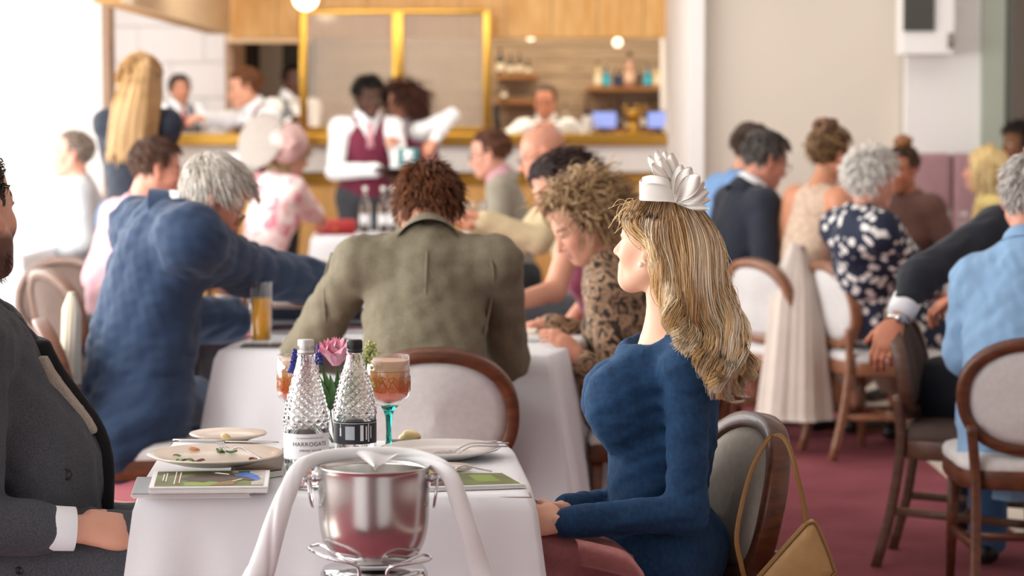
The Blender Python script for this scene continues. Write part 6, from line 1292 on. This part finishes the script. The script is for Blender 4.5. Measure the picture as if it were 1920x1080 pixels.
# ---- staff by the bar
def waist(root, J, m, vox=.016, name='waistcoat'):
    lo, hi = bbox([J['N'], J['C'], J['Pv'], J['SL'], J['SR']], .2); G = Grid(lo, hi, vox); u = nrm(J['N'] - J['C']); l = nrm(J['SL'] - J['SR']); ft = np.cross(l, u); R_ = np.stack([ft, l, u], 1)
    G.ell(J['C'], (.145, .186, .20), R_, k=0); G.ell(J['W'], (.142, .184, .17), R_, k=.07); G.ell(J['Pv'] + u * .03, (.14, .175, .10), R_, k=.07); G.cone(J['SL'] * .72 + J['SR'] * .28 + u * .02, J['SL'] * .28 + J['SR'] * .72 + u * .02, .07, .07, k=.05)
    G.cone(J['N'] + u * .05 + ft * .05, J['C'] + ft * .17 + u * .02, .075, .006, k=.01, op='s'); G.cone(J['N'] - u * .02, J['N'] + u * .2, .07, .09, k=.01, op='s'); mk(name, G.mesh(), m, root)
def tie(root, J, m, L=.3):
    u = nrm(J['N'] - J['C']); l = nrm(J['SL'] - J['SR']); ft = np.cross(l, u); p0 = J['N'] - u * .02 + ft * .085; mk('tie', tube([p0, p0 - u * .03 + ft * .03, p0 - u * .15 + ft * .065], [.022, .018, .026], 8, ry=.006, ref=ft), m, root)
PINKTIE = mat('pink_tie', '#d9a0a8', .5)
a, h_, J_ = person('smiling waiter in a burgundy waistcoat holding a dark tray', (692, 182, 15.95), 285, lean=10, hyaw=292, hpitch=12, S=1.02, stand=True, skin='#523629', lips='#7a4a40', brow='#120d0a', hair=dict(cols=('#0f0c0b', '#1d1714'), n=700, m=5, length=.05, width=.005, comb='down', lift=.5, curl=.4, thick=.02), top=dict(mat=WHITES), bottom=dict(mat=GREYTR), collar=(WHITES, .055, .075), hands={'R': P(708, 322, 15.55), 'L': P(745, 318, 15.6)}, j=dict(ER=P(628, 322, 15.85))); waist(a, J_, BURG); tie(a, J_, PINKTIE)
tag(mk('tray', lathe([(.14, 0), (.165, .004), (.17, .014), (.163, .014), (.15, .006), (.001, .006)], 36, P(748, 318, 15.5), True, False), mat('black_tray', '#1b1a1d', .4)), 'dark round tray held by the smiling waiter', 'tray')
tb = P(766, 294, 15.5); e = empty('card_reader', tb - V3(0, 0, .05), 0, 'teal and white box standing on the dark tray', 'box'); mk('body', box(tb, (.065, .03, .055), bev=.006), mat('teal_card', '#2f7f80', .5), e); mk('panel', box(tb + V3(0, -.031, 0), (.03, .002, .045)), WHITES, e)
a, h_, J_ = person('waitress with curly brown hair in a burgundy waistcoat', (755, 192, 16.3), 205, lean=10, hyaw=215, hpitch=14, S=1.02, stand=True, female=True, skin='#d29a80', brow='#3a241a', hair=dict(cols=('#2a140e', '#5c3020'), n=600, m=8, length=.22, width=.007, comb='drape', lift=.5, curl=.35, thick=.03, grav=.14), top=dict(mat=WHITES, r=(.05, .044, .036)), bottom=dict(mat=BLACKT), collar=(WHITES, .05, .07), hands={'R': P(735, 262, 15.9)}, j=dict(EL=P(848, 216, 16.15), WL=P(815, 262, 15.95))); waist(a, J_, BURG)
a, h_, J_ = person('waiter reaching left in a white shirt and burgundy waistcoat', (458, 165, 16.4), 215, lean=24, hyaw=200, hpitch=15, S=1.02, stand=True, skin='#dba184', hair=dict(cols=('#6b4026', '#9a6238'), n=500, m=5, length=.04, width=.005, comb='back'), top=dict(mat=WHITES), bottom=dict(mat=BLACKT), collar=(WHITES, .05, .07), hands={'R': P(360, 222, 16.0), 'L': P(430, 300, 16.1)}); waist(a, J_, BURG)
a, h_, J_ = person('young waiter in a grey waistcoat in the bright alcove', (337, 168, 19.4), 300, lean=2, S=.93, stand=True, skin='#c98d70', hair=dict(cols=('#1a1210', '#33241e'), n=400, m=5, length=.04, width=.006, comb='fwd'), top=dict(mat=WHITES), bottom=dict(mat=BLACKT), collar=(WHITES, .05, .07)); waist(a, J_, MIDGREY, .018); tie(a, J_, mat('red_tie', '#a04a50', .5))
a, h_, J_ = person('waiter in a grey waistcoat before the dark doorway', (551, 152, 18.7), 300, lean=4, S=1.0, stand=True, skin='#5a3c2e', brow='#120d0a', hair=dict(cols=('#100c0b', '#1d1714'), n=400, m=4, length=.02, width=.006, comb='fwd'), top=dict(mat=WHITES), bottom=dict(mat=BLACKT), collar=(WHITES, .07, .085), hands={'L': P(565, 228, 18.4), 'R': P(545, 232, 18.4)}); waist(a, J_, MIDGREY, .018)
a, h_, J_ = person('bartender in a white shirt and dark waistcoat behind the bar', (1022, 192, 18.3), 262, lean=8, hpitch=12, S=1.0, stand=True, skin='#c98d72', hair=dict(cols=('#4a3a30', '#7a6858'), n=450, m=5, length=.035, width=.006, comb='back', rec=.01), top=dict(mat=WHITES, r=(.075, .066, .05)), bottom=dict(mat=BLACKT), collar=(WHITES, .05, .07), hands={'L': P(1045, 240, 18.0), 'R': P(1000, 240, 18.0)}, elbow_out=1.6); waist(a, J_, BLACKT, .018)
# ---- guests at the left
a, NH, NJ = person('standing woman with very long blonde hair and blue jeans', (268, 150, 11.6), 70, lean=3, hyaw=50, hpitch=4, S=1.06, stand=True, female=True, skin='#d9a58c', elbow_out=.1, hands={'L': P(262, 255, 11.95), 'R': P(292, 255, 11.9)}, hair=dict(cols=('#9a7042', '#d2aa70'), n=500, m=5, length=.08, width=.004, comb='drape', lift=.05, curl=.03, grav=.2, thick=.008), top=dict(name='jacket', mat=DARKNAVY, sleeve=1.), bottom=dict(mat=JEAN))
r_ = np.random.default_rng(9); n, m = 850, 10; Ps = []; Cs = []
for k in range(n):
    u = r_.uniform(-1, 1); v = r_.uniform(0, 1); x = [270 + u * 20, 268 + u * 32, 258 + u * 46, 248 + u * 48, 244 + u * 44]; y = [106 + 6 * u * u, 135, 190, 255, 292 + r_.normal() * 7]; Y0 = [11.54, 11.45 + .12 * u * u + v * .04, 11.38 + .06 * u * u + v * .04, 11.36 + .05 * u * u + v * .03, 11.36 + .05 * u * u + v * .03]
    q = spline(np.c_[x, y, Y0], m); q[:, 0] += 3.0 * np.sin(np.linspace(0, 9, m) + u * 5) * np.linspace(0, 1, m); Ps.append(np.array([P(*w__) for w__ in q])); s_ = np.clip(r_.normal(.5, .3) - .35 * (u > .35) , 0, 1); Cs.append(np.tile(np.array(lin('#8a6238')[:3]) * (1 - s_) + np.array(lin('#dcb883')[:3]) * s_, (m, 1)))
V, Q, C = strand_mesh(np.array(Ps), np.tile(np.linspace(.004, .0025, m), (n, 1)), np.array(Cs)); mk('hair', (V, Q), HAIR, a, col=C)
_a, _h, _j = person('grey haired man in a pale grey shirt at the far left', (135, 290, 14.0), 190, lean=10, S=1.03, skin='#d9a08a', hair=dict(cols=('#7a6a5e', '#a8998c'), n=450, m=5, length=.03, width=.005, comb='back', rec=.008), top=dict(mat=PALEG), bottom=dict(mat=cloth('pale_trousers', '#a6a6a8'))); seat_for(_j, 190, 'brown padded chair under the man in the pale grey shirt', 'd')
# ---- guests at the right
_a, _h, _j = person('man in a denim blue shirt behind the navy jacket', (1412, 282, 12.6), 25, lean=22, hpitch=15, S=1.05, skin='#cf9a80', hair=dict(cols=('#4a3a30', '#6a584a'), n=450, m=5, length=.03, width=.005, comb='back'), top=dict(mat=DENIM), bottom=dict(mat=DARKT)); seat_for(_j, 25, 'chair under the man in the denim blue shirt', 'w')
_a, _h, _j = person('grey haired man in spectacles and a dark navy jacket', (1434, 300, 11.35), 22, lean=16, hpitch=20, S=1.04, skin='#cd8f78', specs=True, hair=dict(cols=('#3e3834', '#77706a'), n=700, m=6, length=.04, width=.004, comb='fwd', lift=.4), top=dict(name='jacket', mat=DARKNAVY, hem=.1), bottom=dict(mat=DARKNAVY), collar=(WHITES, .04, .07)); seat_for(_j, 22, 'walnut chair under the man in the dark navy jacket', 'w')
a, UH, UJ = person('woman with a brown updo in a sleeveless beige lace dress', (1558, 292, 11.0), 32, lean=12, hpitch=10, female=True, S=1.04, skin='#c98c6c', brow='#3a281e', hair=dict(cols=('#4a3020', '#a88458'), n=800, m=7, length=.10, width=.005, comb='bun', lift=.3, curl=.25, thick=.02), top=dict(name='dress', mat=LACE, sleeve=0., grow=-.012), bottom=dict(type='skirt', mat=LACE, name='skirt'), bvox=.012, armr=1.45); seat_for(UJ, 32, 'chair hung with the beige coat, under the woman in beige lace', 'm')
mk('hair_bun', join(*[tube(spline([UH.w(-.06 + .045 * math.cos(k + t_) * (1 - .1 * k % 3), .05 * math.sin(1.7 * k + t_), .125 + .03 * math.sin(k * 2.3 + t_ * 1.3)) for t_ in np.linspace(0, 4, 6)], 14), .016, 8) for k in range(8)]), mat('bun_brown', '#6b4a30', .5, var=.4, vscale=50.), a)
person('white haired woman in a navy dress with white dots', (1634, 338, 10.3), 25, lean=6, hpitch=8, female=True, S=1.06, skin='#d39a84', brow='#a8a098', hair=dict(cols=('#dcd6cc', '#fbf8f2'), n=900, m=5, length=.055, width=.0045, comb='down', lift=.6, curl=.25, thick=.024), top=dict(name='dress', mat=DOTS, sleeve=.85, r=(.066, .06, .05), grow=.012), bottom=dict(type='skirt', mat=DOTS, name='skirt'), j=dict(Pv=V3(1.66, 10.63, .565), W=P(1632, 570, 10.5), C=P(1622, 468, 10.38)))
a, KH, KJ = person('brown haired woman facing the table with a small bun', (1692, 318, 12.95), 225, lean=10, hpitch=10, female=True, S=1.02, skin='#a86a50', brow='#2a1c14', hair=dict(cols=('#2e1c12', '#6a4426'), n=600, m=6, length=.07, width=.005, comb='bun', lift=.3), top=dict(mat=cloth('rust_top', '#5a3a30')), bottom=dict(type='skirt', mat=BLACKT, name='skirt'))
mk('hair_bun', blob(KH.w(-.03, 0, .15), (.05, .05, .045), 14, 10, 4, .3), mat('bun_auburn', '#8a5a34', .5, var=.4, vscale=60.), a)
_a, _h, _j = person('fair haired woman in a yellow knit on the right', (1846, 318, 13.3), 170, lean=6, hyaw=172, female=True, S=1.04, skin='#dda58c', hair=dict(cols=('#d2ae6a', '#f8e4b0'), n=600, m=9, length=.25, width=.006, comb='drape', lift=.15, curl=.05, grav=.2, thick=.016), top=dict(mat=YELL, r=(.07, .06, .05)), bottom=dict(mat=JEAN)); seat_for(_j, 170, 'chair under the fair haired woman in yellow', 'm')
person('dark haired guest at the far right by the sage panel', (1912, 270, 14.2), 200, lean=4, S=1.0, skin='#7a5236', hair=dict(cols=('#120e0c', '#2a201a'), n=500, m=6, length=.06, width=.006, comb='down', lift=.5), top=dict(mat=cloth('ochre_top', '#8a6a3c')), bottom=dict(mat=DARKT))
a, SH, SJ = person('man in a dark suit gripping the chair back beside him', (1975, 330, 8.25), 60, lean=10, S=1.08, skin='#c48468', hair=dict(cols=('#3a2c24', '#5a4638'), n=400, m=5, length=.04, width=.004, comb='back'), top=dict(name='jacket', mat=cloth('ink_suit', '#1d222c'), vox=.011, r=(.066, .058, .044), fold=.005, sleeve=.76), bottom=dict(mat=cloth('ink_suit', '#1d222c')), vox=.013, handvox=.0045,
    j=dict(SL=P(1868, 432, 8.2), EL=P(1722, 520, 8.0), WL=P(1682, 602, 7.92), Pv=P(1810, 740, 8.15), W=P(1880, 640, 8.2), C=P(1930, 520, 8.25)), hands={'R': P(1800, 560, 8.5)}, bodyhand={'L': P(1648, 665, 7.88) - P(1682, 602, 7.92)}, palm={'L': V3(.45, .8, -.2)}, curl=(25, 35, 25))
cf = nrm(SJ['WL'] - SJ['EL']); mk('cuff', tube([SJ['WL'] - cf * .09, SJ['WL'] - cf * .022], [.050, .046], 28), WHITES, a)
wt = SJ['WL'] - cf * .002; b1 = nrm(np.cross(cf, V3(0, -1, 0))); b2 = np.cross(cf, b1); aa = np.linspace(0, 2 * math.pi, 24, endpoint=False)
wr_ = mk('wristwatch', tube([wt + (b1 * math.cos(x) * .034 + b2 * math.sin(x) * .031) for x in aa], .0035, 8, ry=.009, closed=True, ref=cf), STEEL, a); fc = wt + nrm(V3(.2, -1, .3)) * .033; mk('watch_case', sphere(fc, (.018, .007, .018), 18, 10), STEEL, wr_)
person('white haired man in a pale blue shirt at the right edge', (1932, 372, 7.6), 75, lean=10, hpitch=0, S=1.06, skin='#cf937c', hair=dict(cols=('#a8a09a', '#dedad4'), n=1000, m=5, length=.03, width=.003, comb='down', lift=.5), top=dict(mat=PALEB, vox=.010, r=(.072, .062, .05), grow=.01, fold=.006, hem=.16), bottom=dict(mat=JEAN), vox=.013, j=dict(EL=P(1815, 660, 7.7), SL=P(1838, 530, 7.62)), collar=(PALEB, .04, .068))
# ---- watch and ring on the curly haired woman's arm are parts of her
